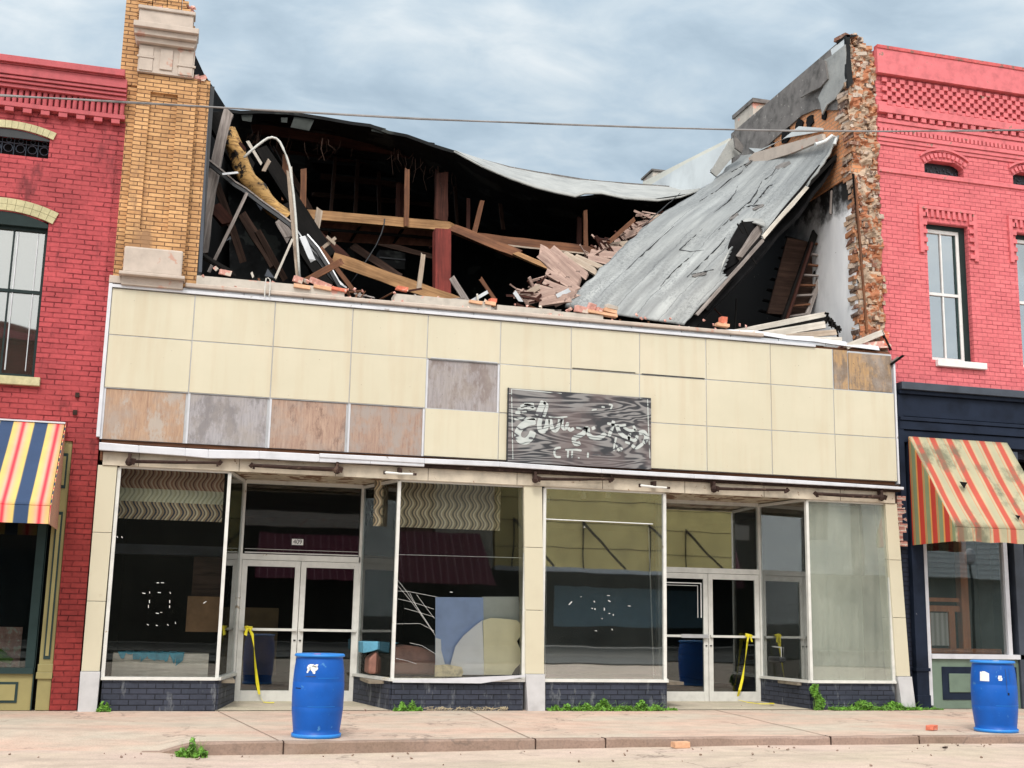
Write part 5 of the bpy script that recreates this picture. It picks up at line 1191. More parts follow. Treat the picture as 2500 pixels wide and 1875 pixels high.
board('crumpled_paper', wpts(C3w, [(528, 1290), (600, 1285), (680, 1300), (690, 1330), (680, 1355), (525, 1355)]), .20, .04, plain('yellowed_crumpled_paper', (.82,.70,.46), .8, .3, 9, bump=.6), 'crumpled yellowed paper lying at the sill below the white sheet', 'paper')
ar = thing('covered_armchair', (4.0, .9, .372), 'rounded brown upholstered back under blue cloth in the cracked pane window', 'armchair')
pts = [C3w(u, v, Y=.6) for u, v in ((140, 1340), (145, 1250), (180, 1210), (260, 1185), (360, 1172), (450, 1185), (520, 1215), (560, 1260), (575, 1345))]
MB().slab(pts, (0, .4, 0)).build('upholstered_back', plain('brown_upholstery', (.26,.12,.09), .7, .2, 5), ar, bevel=.03)
pts = [C3w(u, v, Y=.56) for u, v in ((110, 1155), (250, 1150), (320, 1160), (250, 1180), (160, 1210), (110, 1220))]
MB().slab(pts, (0, .45, 0)).build('blue_cloth', plain('sky_blue_cloth', (.10,.32,.46), .7, .2, 7), ar, bevel=.01)
# chair in the far right window
chx = thing('office_chair', (10.25, .95, .372), 'dark office chair with metal arm behind the milky right window', 'chair')
MB().box(10.12, 10.50, 1.10, 1.16, .78, 1.12).build('backrest', M['inside'], chx, bevel=.03); MB().box(9.98, 10.48, .72, 1.1, .64, .72).build('seat', M['black_metal'], chx, bevel=.02)
MB().tube([(10.02, .74, .65), (10.02, .74, .86), (10.02, 1.1, .87)], .012, 6).build('armrest', M['alu'], chx); MB().tube([(10.5, .74, .65), (10.5, .74, .9), (10.5, 1.1, .92)], .012, 6).build('armrest', M['alu'], chx)
MB().box(10.20, 10.28, .88, .96, .40, .64).box(10.0, 10.45, .89, .95, .373, .40).build('chair_stem', M['alu'], chx)
# hanging ceiling sockets
for (u, v, lab) in ((415, 270, 'small tilted lamp socket before the wavy wallpaper, nearest the post'), (535, 358, 'white lamp socket hanging lowest before the wavy wallpaper'), (805, 285, 'white lamp socket right of the wavy wallpaper'), (1175, 325, 'white lamp socket hanging just right of the middle pier'), (1385, 305, 'white lamp socket under the ceiling of the window reflecting yellow'), (1525, 298, 'pale lamp socket nearest the right doors, under the ceiling')):
    p = C3w(u, v, Y=.75); lt = thing('lamp_socket', p, lab, 'lamp socket', 'lamp sockets hanging in the windows')
    MB().lathe(p+Vector((0, 0, -.05)), [(.036, 0), (.04, .01), (.04, .05), (.03, .075), (.03, .1)], 14).build('socket_cup', M['sash_white'], lt); MB().tube([p+Vector((0, 0, .05)), (p.x, p.y, 3.15)], .006, 5).build('drop_rod', M['alu'], lt)
# straw and litter on the window floors
for (xa, xb, lab) in ((3.85, 5.0, 'dry straw litter on the floor of the cracked pane window'), (6.05, 7.8, 'dry straw litter on the floor of the window reflecting yellow'), (10.1, 11.3, 'pale crumbled litter on the floor of the milky window')):
    q = MB(); rg = random.Random(int(xa*7))
    for k in range(150):
        x = rg.uniform(xa, xb); y = rg.uniform(.12, .45); l_ = rg.uniform(.03, .1); a = rg.uniform(0, pi)
        q.rbox((x, y, .385+rg.random()*.03), l_, .008, .006, (0, rg.uniform(-.3, .3), a))
    tag(q.build('straw_litter', M['straw']), lab, 'litter', kind='stuff')
# flecks of tape left on the panes
def flecks(name, C, pts, Y, lab, par):
    q = MB(); rg = random.Random(5)
    for (u, v, l_, a) in pts: p = C(u, v, Y=Y); q.rbox((p.x, p.y, p.z), l_*.75, .002, .006, (0, a, 0), .002)
    o = q.build(name, M['paper'], par); return o
g_ = [o for o in shop.children if o.name.startswith('display_window_frame')]
flecks('tape_flecks', W1, [(440, 884, .04, 0), (466, 884, .05, 0), (358, 944, .05, .2), (392, 940, .03, 1.5), (448, 940, .05, 0), (511, 942, .03, 1.2), (391, 992, .05, 1.5), (508, 992, .05, 1.5), (385, 1020, .05, 1.5), (507, 1022, .04, 1.5), (436, 1060, .05, .1), (459, 1055, .03, 0), (381, 1126, .03, .5), (433, 1130, .03, .3), (497, 1127, .03, .8), (541, 1115, .03, 1.3), (712, 996, .06, -.6), (204, 618, .03, 1), (232, 620, .03, 1)], .048, '', g_[0])
flecks('tape_flecks', C3w, [(1310, 930, .08, -.8), (1372, 893, .02, 0), (1448, 921, .03, 1.2), (1530, 886, .05, .1), (1535, 918, .05, .5), (1436, 960, .02, 1), (1452, 965, .03, 1.4), (1506, 965, .05, 1.5), (1558, 998, .03, 1.5), (1535, 990, .03, 0), (1493, 1020, .02, 0), (1457, 1090, .04, .1), (1551, 1083, .03, 1), (1650, 946, .05, 0), (1390, 490, .02, 0), (620, 866, .05, .1)], .048, '', g_[2])

# ================================================================== BARRELS
def barrel(p, label, tilt, stickers):
    root = thing('plastic_drum', p, label, 'barrel', 'blue plastic drums on the pavement')
    H_ = .845; prof = [(.225, 0), (.245, .004), (.252, .02), (.252, .035), (.238, .045), (.244, .09), (.262, .25), (.2655, .30), (.264, .305), (.266, .315), (.268, .46), (.266, .55), (.2635, .556), (.265, .566), (.258, .68), (.244, .78), (.238, .80), (.242, .806), (.256, .812), (.258, .828), (.250, .838), (.235, .838), (.232, .825), (0, .822)]
    MB().lathe(Vector(p), prof, 56).build('drum_body', M['blue_plastic'], root, smooth=True)
    MB().lathe(Vector(p), [(.246, -.001), (.2555, .001), (.2555, .036), (.245, .038)], 56).build('bottom_rim', M['blue_light'], root, smooth=True)
    MB().lathe(Vector(p), [(.244, .810), (.2595, .811), (.2605, .829), (.250, .8395), (.240, .8395)], 56).build('top_rim', M['blue_light'], root, smooth=True)
    P_ = Vector(p)
    MB().lathe(P_+Vector((-.04, -.12, .822)), [(.038, 0), (.038, .02), (.0, .021)], 16).build('bung', M['redcap'] if tilt == 0 else M['paper'], root)
    MB().lathe(P_+Vector((.05, -.16, .822)), [(.038, 0), (.038, .016), (.0, .017)], 16).build('bung', M['blue_light'], root)
    for (ang, z0, h, wd2, pts, mt) in stickers:
        q = MB(); us = [u for u, v in pts]; vs_ = [v for u, v in pts]; u0, u1, v0, v1 = min(us), max(us), min(vs_), max(vs_); nu, nv = max(3, int(wd2*40)), max(2, int(h*160))
        def cyl(u, v):
            a = ang+u*wd2; z = z0+v*h; r_ = .2655+.0035-.022*max(0, (z-.56)/.27)**1.3
            return (P_.x+r_*sin(a), P_.y-r_*cos(a), P_.z+z)
        for iu in range(nu):
            for iv in range(nv):
                ua, ub = u0+(u1-u0)*iu/nu, u0+(u1-u0)*(iu+1)/nu; va, vb = v0+(v1-v0)*iv/nv, v0+(v1-v0)*(iv+1)/nv
                if inside(((ua+ub)/2, (va+vb)/2), pts): q.add([cyl(ua, va), cyl(ub, va), cyl(ub, vb), cyl(ua, vb)], [(0, 1, 2, 3)])
        if not q.v: continue
        q.build('torn_label' if mt == 'paper' else ('label_print' if mt == 'black_paint' else 'moulded_mark'), M[mt], root)
    return root
sq = [(0, 0), (1, 0), (1, 1), (0, 1)]
torn = [(.0, .1), (.12, .05), (.2, .3), (.35, .45), (.5, .25), (.62, .0), (.75, .0), (.8, .3), (1, .5), (.95, .8), (1, 1), (.7, .95), (.4, 1.), (.15, .95), (0, .7), (.05, .4)]
barrel((2.575, -3.22, .0), 'blue plastic drum before the left doors with torn label and red bung', 0, [(-.62, .645, .095, .45, torn, 'paper'), (-.60, .68, .035, .17, [(0, .3), (.4, 0), (1, .2), (.8, 1), (.3, .8)], 'black_paint'), (-.42, .705, .025, .2, [(0, .3), (1, 0), (1, .7), (.2, 1)], 'black_paint'),
        (-.66, .615, .006, .42, sq, 'navy_light'), (-1.15, .49, .01, .3, sq, 'navy'), (-.15, .60, .004, .9, sq, 'blue_light'), (-.5, .315, .004, 1.1, sq, 'blue_light')])
barrel((10.80, -3.20, .0), 'blue plastic drum on the right before the green bulkhead, with square label', 1, [(-1.25, .60, .11, .42, [(0, 0), (1, 0), (1.02, .85), (.6, 1.05), (0, 1)], 'paper'), (-.45, .61, .06, .2, [(.2, 0), (.8, 0), (1, .4), (.8, 1), (.2, 1), (0, .5)], 'paper'), (-.40, .62, .035, .1, [(0, 0), (.6, .1), (1, 1), (.5, .6)], 'black_paint'),
        (-.08, .47, .28, .02, sq, 'navy_light'), (-.05, .44, .03, .1, sq, 'navy'), (-.6, .315, .004, 1.5, sq, 'blue_light'), (.12, .60, .15, .012, sq, 'navy_light')])

# ================================================================== TAPE, BRICKS, WEEDS
def tape(pts, name, label, knot):
    root = thing(name, pts[-1], label, 'tape')
    q = MB()
    for i in range(len(pts)-1):
        a, b_ = Vector(pts[i]), Vector(pts[i+1]); w0 = .022+.006*sin(i*2.3); w1 = .022+.006*sin((i+1)*2.3); t0, t1 = i*.7, (i+1)*.7
        sx = lambda w_, t_: Vector((w_*cos(t_), w_*.7*sin(t_), 0)) if abs((b_-a).normalized().z) > .5 else Vector((0, w_, w_*.2))
        q.slab([a-sx(w0, t0), a+sx(w0, t0), b_+sx(w1, t1), b_-sx(w1, t1)], (0, -.002, .001))
    q.build('tape_strip', M['yellow'], root)
    k = Vector(pts[0]); q = MB().rbox(k, .10, .05, .035, (.2, .1, 0), .01).rbox(k+Vector((-.02, -.02, -.04)), .03, .01, .12, (0, .2, 0), .01).rbox(k+Vector((.035, -.02, -.05)), .025, .01, .1, (0, -.3, .3), .01); q.build('tape_knot', M['yellow'], root)
    return root
Tl = [at(u, v, Y=1.2) for u, v in ((536, 1356), (545, 1370), (549, 1400), (552, 1440), (556, 1475), (560, 1500))]
g0 = Vector((Tl[-1].x+.02, 1.05, .03)); tape(Tl+[(g0.x-.0, 1.12, .08), (g0.x+.03, 1.0, .035), (g0.x+.11, .95, .03), (g0.x+.17, .97, .032)], 'caution_tape', 'yellow tape hanging from the push bar of the left doors', 0)
Tr = [at(u, v, Y=1.2) for u, v in ((1617, 1372), (1614, 1390), (1609, 1430), (1604, 1465), (1598, 1490))]
e_ = at(1592, 1514, Z=.03); f_ = at(1640, 1521, Z=.03); h_ = at(1672, 1522, Z=.03)
tape(Tr+[(e_.x, e_.y, .05), ((e_.x+f_.x)/2, (e_.y+f_.y)/2, .032), (f_.x, f_.y, .034), (h_.x, h_.y, .04), (h_.x-.08, h_.y-.03, .05), (h_.x+.02, h_.y+.03, .045)], 'caution_tape', 'yellow tape hanging from the right doors and crumpled on the step', 0)
def loose(p, dims, rot, mat, label):
    o = MB().rbox((p[0], p[1], p[2]+dims[2]/2), *dims, rot, .006).build('loose_brick', M[mat], None, bevel=.004); return tag(o, label, 'brick', 'bricks fallen from the building')
pb = at(2013, 1577, Z=0); loose(pb, (.12, .1, .055), (0, 0, .5), 'loose_brick', 'broken half of an orange red brick on the sidewalk')
pb = at(1470, 1615, Z=-.09); loose((pb.x, pb.y, road_z(pb.x, pb.y)), (.19, .09, .062), (0, .03, .12), 'loose_brick2', 'whole pale orange brick lying in the gutter against the kerb')
pb = at(2126, 1617, Z=-.09); loose((pb.x-.5, pb.y, road_z(pb.x, pb.y)), (.05, .04, .02), (0, 0, .5), 'rust', 'small dark brown stone chip on the road near the right kerb')

def weeds(x0, x1, y0, y1, z0, hmax, n, label, name='weed_clump', seed=1, vine=None):
    rg = random.Random(seed); q = MB()
    for k in range(n):
        if vine: cx_, cy_, cz_ = vine(rg)
        else:
            cx_ = rg.uniform(x0, x1); f = (cx_-x0)/(x1-x0); env = min(1, 3*f, 3*(1-f))*(.55+.45*sin(f*17+seed)); cy_ = rg.uniform(y0, y1); cz_ = z0+rg.random()**1.2*hmax*1.08*max(.25, env)
        s_ = rg.uniform(.014, .028); t_ = Vector((rg.uniform(-1, 1), rg.uniform(-1, 1), rg.uniform(-.4, 1))).normalized(); u_ = t_.cross(Vector((rg.uniform(-1, 1), rg.uniform(-1, 1), .3))).normalized(); c_ = Vector((cx_, cy_, cz_))
        q.add([c_-t_*s_, c_+u_*s_*.55+t_.cross(u_)*s_*.2, c_+t_*s_*1.2, c_-u_*s_*.55+t_.cross(u_)*s_*.2], [(0, 1, 2), (0, 2, 3)])
    root = thing(name, ((x0+x1)/2, (y0+y1)/2, z0), label, 'weeds', 'weeds growing along the pavement')
    q.build('foliage', M['leaf'], root)
    q2 = MB()
    for k in range(max(6, n//40)):
        x = rg.uniform(x0, x1); y = rg.uniform(y0, y1); h = hmax*rg.uniform(.4, 1); q2.tube([(x, y, z0-.01), (x+rg.uniform(-.03, .03), y-.01, z0+h*.6), (x+rg.uniform(-.06, .06), y-.03, z0+h)], .0025, 4, .4)
    q2.build('stems', M['leaf2'], root); return root
def X0(px, py): return at(px, py, Z=0)
weeds(X0(208, 1540).x, X0(236, 1540).x, -.12, .02, 0, .12, 330, 'small green weed beside the left marble pier base', seed=2)
weeds(X0(845, 1533).x, X0(905, 1533).x, -.10, .0, 0, .13, 600, 'round green weed at the foot of the bulkhead under the cracked pane', seed=3)
weeds(X0(1172, 1532).x, X0(1235, 1530).x, -.08, .02, 0, .09, 500, 'low weeds just right of the middle pier base', seed=4)
weeds(X0(1232, 1532).x, X0(1335, 1530).x, -.12, .02, 0, .15, 1400, 'dense green weeds under the window reflecting yellow, left half', seed=5)
weeds(X0(1325, 1530).x, X0(1410, 1530).x, -.12, .02, 0, .13, 1100, 'dense green weeds under the window reflecting yellow, right half', seed=6)
weeds(X0(1415, 1530).x, X0(1443, 1530).x, -.04, .03, 0, .04, 120, 'tiny weed at the corner of the bulkhead left of the right doors', seed=7)
weeds(X0(1770, 1530).x, X0(1945, 1528).x, -.14, .02, 0, .13, 2300, 'long green weed bed under the milky right window', seed=8)
weeds(X0(1950, 1528).x, X0(2000, 1528).x, -.04, .05, 0, .03, 160, 'low brownish weeds at the right pier base', seed=9)
vx = at(1768, 1500, Y=-.03).x
def vine(rg): t_ = rg.random(); return vx+rg.uniform(-.07, .07)*(1-.3*t_)+.05*sin(t_*6)-.02, -.0-rg.uniform(0, .06), t_*.36
weeds(vx-.08, vx+.08, -.04, .0, 0, .3, 750, 'green vine climbing the blue brick bulkhead under the milky window', 'climbing_vine', 10, vine)
gp = at(400, 1640, Z=-.115); weeds(gp.x-.08, gp.x+.20, -3.93, -3.75, -.12, .17, 800, 'bushy green weed in the gutter at the end of the kerb', seed=12)
q = MB(); rg = random.Random(3)
for k in range(60):
    x = rg.uniform(X0(905, 1530).x, X0(1080, 1530).x); q.tube([(x, -.03, .0), (x+rg.uniform(-.05, .05), -.06, rg.uniform(.02, .06)), (x+rg.uniform(-.12, .12), -.09, rg.uniform(.0, .05))], .0025, 3)
tag(q.build('dead_grass', M['straw']), 'dead straw coloured grass along the bulkhead left of the middle pier', 'grass', kind='stuff')
q = MB()
for k in range(170):
    x = rg.uniform(-2, 13); y = rg.choice([rg.uniform(-4.1, -3.75), rg.uniform(-6, -3.8), rg.uniform(-.2, 1.1)])
    if y > -.1 and not (2.0 < x < 3.6 or 8.3 < x < 9.9): continue
    z = road_z(x, y) if y < -3.7 else .012; s_ = rg.uniform(.006, .02); q.rbox((x, y, z+s_*.3), s_*1.5, s_, s_*.7, (rg.random(), rg.random(), rg.random()*3), s_*.2)
tag(q.build('grit', M['kerb']), 'grit and pebbles along the gutter and steps', 'grit', kind='stuff')

# ================================================================== DEBRIS IN THE TORN UPPER FLOOR
def T2(a, b_, Y, w_, mt, label, name='plank', cat='plank', th=None, Y2=None, **k):
    return timber(name, A2(*a, Y=Y), A2(*b_, Y=Y if Y2 is None else Y2), w_, th or w_*.5, M[mt], label, cat, **k)
T2((330, 195), (155, 1150), 1.3, .15, 'grey_board', 'tall weathered grey post leaning beside the tan brick pilaster', 'leaning_post', 'post', th=.12, seg=16, bow=-.05)
lg = MB(); LP = [(318, 325), (350, 400), (385, 480), (420, 560), (465, 650), (520, 730), (575, 790), (630, 850), (680, 900), (715, 930)]
ring = []
for i, p in enumerate(LP):
    c_ = A2(*p, Y=2.0); d_ = (A2(*LP[min(i+1, 9)], Y=2.0)-A2(*LP[max(i-1, 0)], Y=2.0)).normalized(); sd2 = d_.cross(Vector((0, 1, 0))).normalized()
    ring += [c_+sd2*cos(a*pi/6)*.125*(1+.8*mnoise.noise(Vector((i*.7, a*.9, 2))))+Vector((0, 1, 0))*sin(a*pi/6)*.12 for a in range(12)]
lg.add(ring, [(i*12+a, i*12+(a+1) % 12, i*12+12+(a+1) % 12, i*12+12+a) for i in range(9) for a in range(12)])
tag(lg.build('rotten_log', M['rot'], smooth=True), 'rotten tan log with black charred patches sloping behind the bent pipe', 'beam')
T2((190, 190), (470, 640), 2.4, .30, 'char_beam', 'thick black charred beam above the rotten log', 'charred_beam', 'beam', th=.2)
T2((700, 880), (1010, 1370), 2.1, .30, 'char_beam', 'thick black charred beam continuing below the rotten log', 'charred_beam', 'beam', th=.2)
T2((560, 480), (1000, 1180), 2.6, .2, 'char_beam', 'black charred beam behind the bent white pipe', 'charred_beam', 'beam', th=.2)
q = MB().tube([A2(u, v, Y=.85) for u, v in ((430, 510), (475, 468), (520, 430), (560, 400), (592, 380), (620, 374), (648, 382), (672, 405), (695, 450), (715, 500), (738, 570), (752, 660), (765, 760), (778, 900), (788, 1050), (798, 1200), (806, 1325))], .019, 8)
tag(q.build('bent_pipe', M['pipe'], smooth=True), 'white pipe bent over in a hook above the ledge', 'pipe')
T2((728, 600), (792, 1325), .9, .05, 'pale_board', 'long thin tan lath standing just left of the bent pipe', 'lath', seg=10)
T2((747, 575), (808, 1325), .95, .03, 'white_board', 'thin white strip standing just behind the bent pipe', 'lath', seg=10)
def rail(pts, Y, lab):
    root = thing('bent_metal_rail', A2(*pts[-1], Y=Y), lab, 'metal rail')
    P_ = [A2(*p, Y=Y+.25*(1-i/(len(pts)-1))) for i, p in enumerate(pts)]
    q = MB(); e = MB()
    for a, b_ in zip(P_, P_[1:]):
        q.slab([a, b_, b_+Vector((-.02, 0, -.055)), a+Vector((-.02, 0, -.055))], (0, .05, 0)); e.slab([a, b_, b_+Vector((.01, 0, .018)), a+Vector((.01, 0, .018))], (0, -.02, 0))
    q.build('rail_web', M['black_metal'], root); e.build('rail_highlight', M['grey_board'] if 'bent black' in lab else M['alu'], root)  # pale strip paints the highlight along the rail edge
rail([(190, 530), (290, 610), (370, 680), (440, 722), (560, 815), (660, 885), (745, 950)], .9, 'long bent black metal rail crossing under the rotten log')
rail([(745, 950), (850, 1100), (940, 1190), (1020, 1300), (1110, 1392)], .9, 'lower black metal rail with highlighted edge ending on the ledge')
rail([(855, 1035), (930, 1120), (1000, 1230), (1080, 1370), (1120, 1395)], .75, 'silver edged black frame piece leaning on the ledge')
T2((450, 752), (195, 1280), .9, .045, 'grey_board', 'slim grey stick leaning between pilaster and metal rail', 'stick', th=.03)
T2((758, 1060), (640, 1328), .8, .032, 'white_board', 'slim white stick leaning left of the bent pipe', 'stick', th=.02)
T2((455, 402), (548, 555), 1.6, .045, 'white_board', 'white splinter of wood high beside the pipe hook', 'splinter', th=.01)
T2((600, 530), (560, 605), 1.6, .06, 'pale_board', 'small brown wood scrap right of the rotten log', 'splinter', th=.03)
T2((392, 612), (280, 624), 1.0, .03, 'alu', 'short bluish metal rod left of the rotten log', 'rod', 'rod', th=.03)
T2((0, 1062), (375, 1308), .15, .035, 'char_beam', 'thin dark pole poking left across the tan pilaster', 'pole', 'pole', th=.03, seg=8)
T2((95, 1140), (360, 1300), .22, .07, 'char_beam', 'short black board leaning at the foot of the pilaster', seg=5)
T2((230, 850), (330, 960), 2.2, .2, 'dark_beam', 'dark brown board deep behind the leaning grey post')
T2((400, 410), (440, 460), 1.7, .05, 'dark_beam', 'little reddish splinter on top of the rotten log', 'splinter')
# far inner frame
T2((712, 505), (705, 790), 6.0, .12, 'brown_beam', 'reddish brown stud behind the bent pipe', 'stud', 'stud')
T2((833, 590), (825, 975), 5.2, .11, 'brown_beam', 'brown stud standing at the left end of the orange beam', 'stud', 'stud')
T2((940, 862), (903, 1080), 3.0, .10, 'pale_board', 'pale upright board with split top before the orange beam', 'upright_board')
T2((1532, 590), (1525, 972), 5.4, .09, 'brown_beam', 'red brown stud rising from the middle of the orange beam', 'stud', 'stud')
T2((1470, 690), (1465, 935), 7.0, .08, 'dark_beam', 'dim stud, left one of two behind the middle of the orange beam', 'stud', 'stud')
T2((1498, 690), (1496, 935), 7.2, .10, 'dark_beam', 'dim stud, right one of two behind the middle of the orange beam', 'stud', 'stud')
T2((1763, 600), (1760, 960), 5.9, .24, 'dark_beam', 'wide dark post above the right end of the orange beam', 'post', 'post')
T2((1945, 790), (1943, 1010), 6.0, .07, 'dark_beam', 'thin dark stud beside the slanted stud', 'stud', 'stud')
T2((2040, 798), (1975, 1052), 5.5, .09, 'brown_beam', 'slanted brown stud above the sloping brown beam', 'stud', 'stud')
T2((1695, 1000), (1695, 1120), 6.8, .08, 'dark_beam', 'short dark stub hanging under the orange beam', 'stud', 'stud')
T2((800, 892), (1840, 982), 5.5, .18, 'tan_beam', 'long horizontal orange tan beam across the dark room', 'long_beam', 'beam', th=.12, seg=14, rough=.05)
T2((1765, 1005), (1765, 1470), 3.2, .27, 'red_post', 'thick red stained square post standing in the middle', 'red_post', 'post', th=.25, rough=.02, ragged=False)
p0 = A2(1840, 990, Y=5.2); timber('sloping_beam', p0, A3(450, 890, Y=4.2), .17, .1, M['brown_beam'], 'long brown beam sloping down right of the red post', 'beam', seg=10)
timber('sloping_beam', A3(440, 885, Y=4.15), A3(700, 995, Y=3.4), .09, .06, M['tan_beam'], 'splintered tan tail end of the sloping brown beam', 'beam', seg=8)
timber('long_beam', A3(150, 772, Y=5.6), A3(985, 872, Y=5.0), .17, .1, M['brown_beam'], 'horizontal brown beam running right to the broken floorboards', 'beam', seg=10)
timber('lath', A3(310, 820, Y=5.3), A3(930, 885, Y=4.9), .03, .03, M['pale_board'], 'thin pale lath just under the right horizontal brown beam', 'plank')
timber('stud', A3(867, 640, Y=6), A3(866, 840, Y=6), .08, .06, M['dark_beam'], 'dim stud left of the pair above the right brown beam', 'stud')
timber('stud', A3(908, 600, Y=5.4), A3(915, 870, Y=5.4), .08, .06, M['brown_beam'], 'brown stud right of the pair above the right brown beam', 'stud')
timber('stud', A3(122, 560, Y=6.5), A3(118, 740, Y=6.5), .07, .06, M['dark_beam'], 'faint dark stud left of the slanted brown stud', 'stud')
T2((1000, 1180), (1900, 1500), 2.3, .20, 'tan_beam', 'wide light tan plank sloping down behind the ledge', th=.05, seg=12, rough=.08)
T2((860, 1010), (1100, 1230), 3.5, .3, 'dark_beam', 'dark brown board behind the black metal rail')
T2((958, 1125), (1042, 1058), 1.5, .05, 'pale_board', 'short pale stick of the wooden cross', 'stick')
T2((990, 1046), (1042, 1092), 1.45, .05, 'pale_board', 'short pale crosspiece on top of the wooden cross', 'stick')
T2((950, 1125), (1155, 1392), .95, .06, 'brown_beam', 'reddish brown stick leaning right of the black frame piece', 'stick')
T2((835, 1350), (1082, 1215), .5, .09, 'brown_beam', 'dark brown board poking up from the ledge', th=.05)
T2((1640, 1158), (1612, 1395), .6, .07, 'pale_board', 'upright tan stick standing left of the red post', 'stick')
T2((1840, 1332), (1938, 1492), .6, .09, 'grey_board', 'grey board end leaning right of the red post')
T2((2025, 1325), (2120, 1465), .6, .055, 'brown_beam', 'brown stick leaning right of the grey board end', 'stick')
T2((2078, 1415), (1950, 1490), .45, .05, 'alu', 'scrap of silver metal at the foot of the brown stick', 'metal_scrap', 'scrap', th=.01)
T2((2005, 1435), (2010, 1475), .4, .03, 'white_board', 'small white scrap beside the silver metal', 'splinter')
T2((1545, 1410), (1630, 1395), .4, .03, 'dark_beam', 'dark flat scrap at the foot of the upright tan stick', 'splinter')
T2((830, 1055), (890, 1195), .82, .09, 'alu', 'flat silver plate hanging on the black frame', 'metal_scrap', 'scrap', th=.01)
T2((670, 930), (740, 1050), 1.3, .16, 'grey_board', 'grey brown board scrap under the metal rail left of the pipe', 'splinter', th=.02)
T2((480, 1285), (492, 1318), .3, .03, 'white_board', 'tiny white splinter standing on the ledge', 'splinter')
for i, (tri, lab) in enumerate(((((510, 815), (555, 850), (545, 870)), 'small grey triangular scrap hanging under the rail'), (((570, 1310), (640, 1325), (590, 1260)), 'dark grey triangular scrap behind the ledge'), (((305, 1075), (345, 1060), (340, 1040)), 'tiny bluish scrap on the slim grey stick'))):
    tag(MB().slab([A2(*p, Y=1.1) for p in tri], (0, .01, 0)).build('metal_scrap', M['navy_light']), lab, 'scrap')
# scorched ceiling hanging behind the orange beam
ce = MB().slab([A2(830, 925, Y=5.65), A2(1850, 1000, Y=5.65), A2(1800, 1115, Y=6.2), A2(960, 1075, Y=6.2)], (0, .0, .05)).build('ceiling_section', M['dark_ceiling']); tag(ce, 'scorched brown boarded ceiling below the orange beam', 'ceiling')
for a, b_ in (((1225, 955), (1150, 1075)), ((1510, 980), (1440, 1090)), ((1010, 1010), (990, 1070)), ((900, 990), (1790, 1060))):
    timber('ceiling_batten', A2(*a, Y=5.7), A2(*b_, Y=6.1 if a[0] != 900 else 5.95), .05, .03, M['char_beam'], parent=None, label='dark batten under the scorched ceiling starting at %s' % {1225: 'its middle left', 1510: 'its middle right', 1010: 'its far left', 900: 'the left and running along it'}[a[0]], cat='batten')
q = MB().tube([A2(u, v, Y=3.0) for u, v in ((1380, 925), (1376, 960), (1360, 1020), (1325, 1100), (1280, 1170), (1215, 1270), (1150, 1360))], .012, 6); tag(q.build('hanging_cable', M['iron'], smooth=True), 'black cable hanging in a curve from the orange beam', 'cable')
db = thing('duct_box', A2(1430, 1250, Y=8), 'dim grey box deep in the room under the ceiling', 'box'); p_, q_ = A2(1340, 1250, Y=8), A2(1520, 1150, Y=8); MB().box(p_.x, q_.x, 8, 8.6, p_.z, q_.z).build('box_body', M['tar'], db); MB().box(p_.x, q_.x, 7.96, 7.99, (p_.z+q_.z)/2, (p_.z+q_.z)/2+.03).build('seam_strip', M['black_metal'], db)
# broken floorboards
FB = [((615, 875), (880, 1110), .30, 1.8, 'wide pink floorboard peppered with nail holes'), ((700, 865), (930, 1050), .16, 2.0, 'pink floorboard behind the one peppered with nail holes'), ((760, 880), (980, 1010), .14, 2.2, 'pale pink floorboard next to the slab edge'), ((648, 1010), (855, 1125), .12, 1.5, 'curved pink board lying below the wide floorboard'),
      ((635, 1075), (830, 1150), .11, 1.4, 'short pinkish board under the curved one'), ((560, 1110), (700, 1150), .14, 1.3, 'stubby pink board at the left of the heap'), ((470, 1185), (600, 1105), .10, 1.2, 'pink board end on the far left of the heap'), ((520, 1200), (760, 1130), .16, 1.1, 'flat pink board lying low across the heap'),
      ((610, 1215), (800, 1180), .14, 1.0, 'front pink board resting behind the ledge'), ((700, 1225), (850, 1150), .12, 1.15, 'pink board tucked under the grey slab'), ((845, 905), (1010, 975), .10, 2.3, 'thin whitish board sticking out left from the deck'),
      ((920, 905), (1100, 950), .16, 2.6, 'lowest board of the pink deck patch'), ((960, 880), (1150, 900), .16, 2.9, 'second board of the pink deck patch from below'), ((1010, 855), (1190, 860), .14, 3.2, 'third board of the pink deck patch from below'), ((1060, 830), (1230, 815), .12, 3.5, 'upper board of the pink deck patch'),
      ((1100, 800), (1290, 720), .13, 3.8, 'jagged pale board above the pink deck patch'), ((1180, 740), (1340, 680), .10, 4.2, 'jagged board second from the top beside the slab'), ((1230, 690), (1400, 650), .08, 4.5, 'jagged board near the top beside the slab'), ((1300, 650), (1430, 625), .07, 4.8, 'topmost jagged board beside the slab')]
for i, (a, b_, w_, Y_, lab) in enumerate(FB): timber('floorboard', A3(*a, Y=Y_), A3(*b_, Y=Y_-.15), w_, .03, M['pink_board' if i % 4 != 2 else 'pale_board'], lab, 'floorboard', group='broken floorboards left of the fallen slab', face=(0, -1, .35))
rg = random.Random(44)
for (nm, mt, lab) in (('board_slivers', 'pink_board', 'jagged pinkish slivers of board strewn over the heap beside the slab'), ('dark_slivers', 'dark_beam', 'dark broken laths tangled in the heap beside the slab')):
    q = MB()
    for k in range(70):
        f = rg.random(); u = 480+920*f+rg.uniform(-60, 60); v = 1190-560*f+rg.uniform(-50, 60); p = A3(u, v, Y=1.0+3.6*f+rg.uniform(-.25, .1))
        q.rbox(p, rg.uniform(.08, .4), .02, rg.uniform(.015, .05), (rg.uniform(-.5, .5), rg.uniform(-.9, .9), rg.uniform(-.7, .7)), .008)
    tag(q.build(nm, M[mt]), lab, 'debris', kind='stuff')
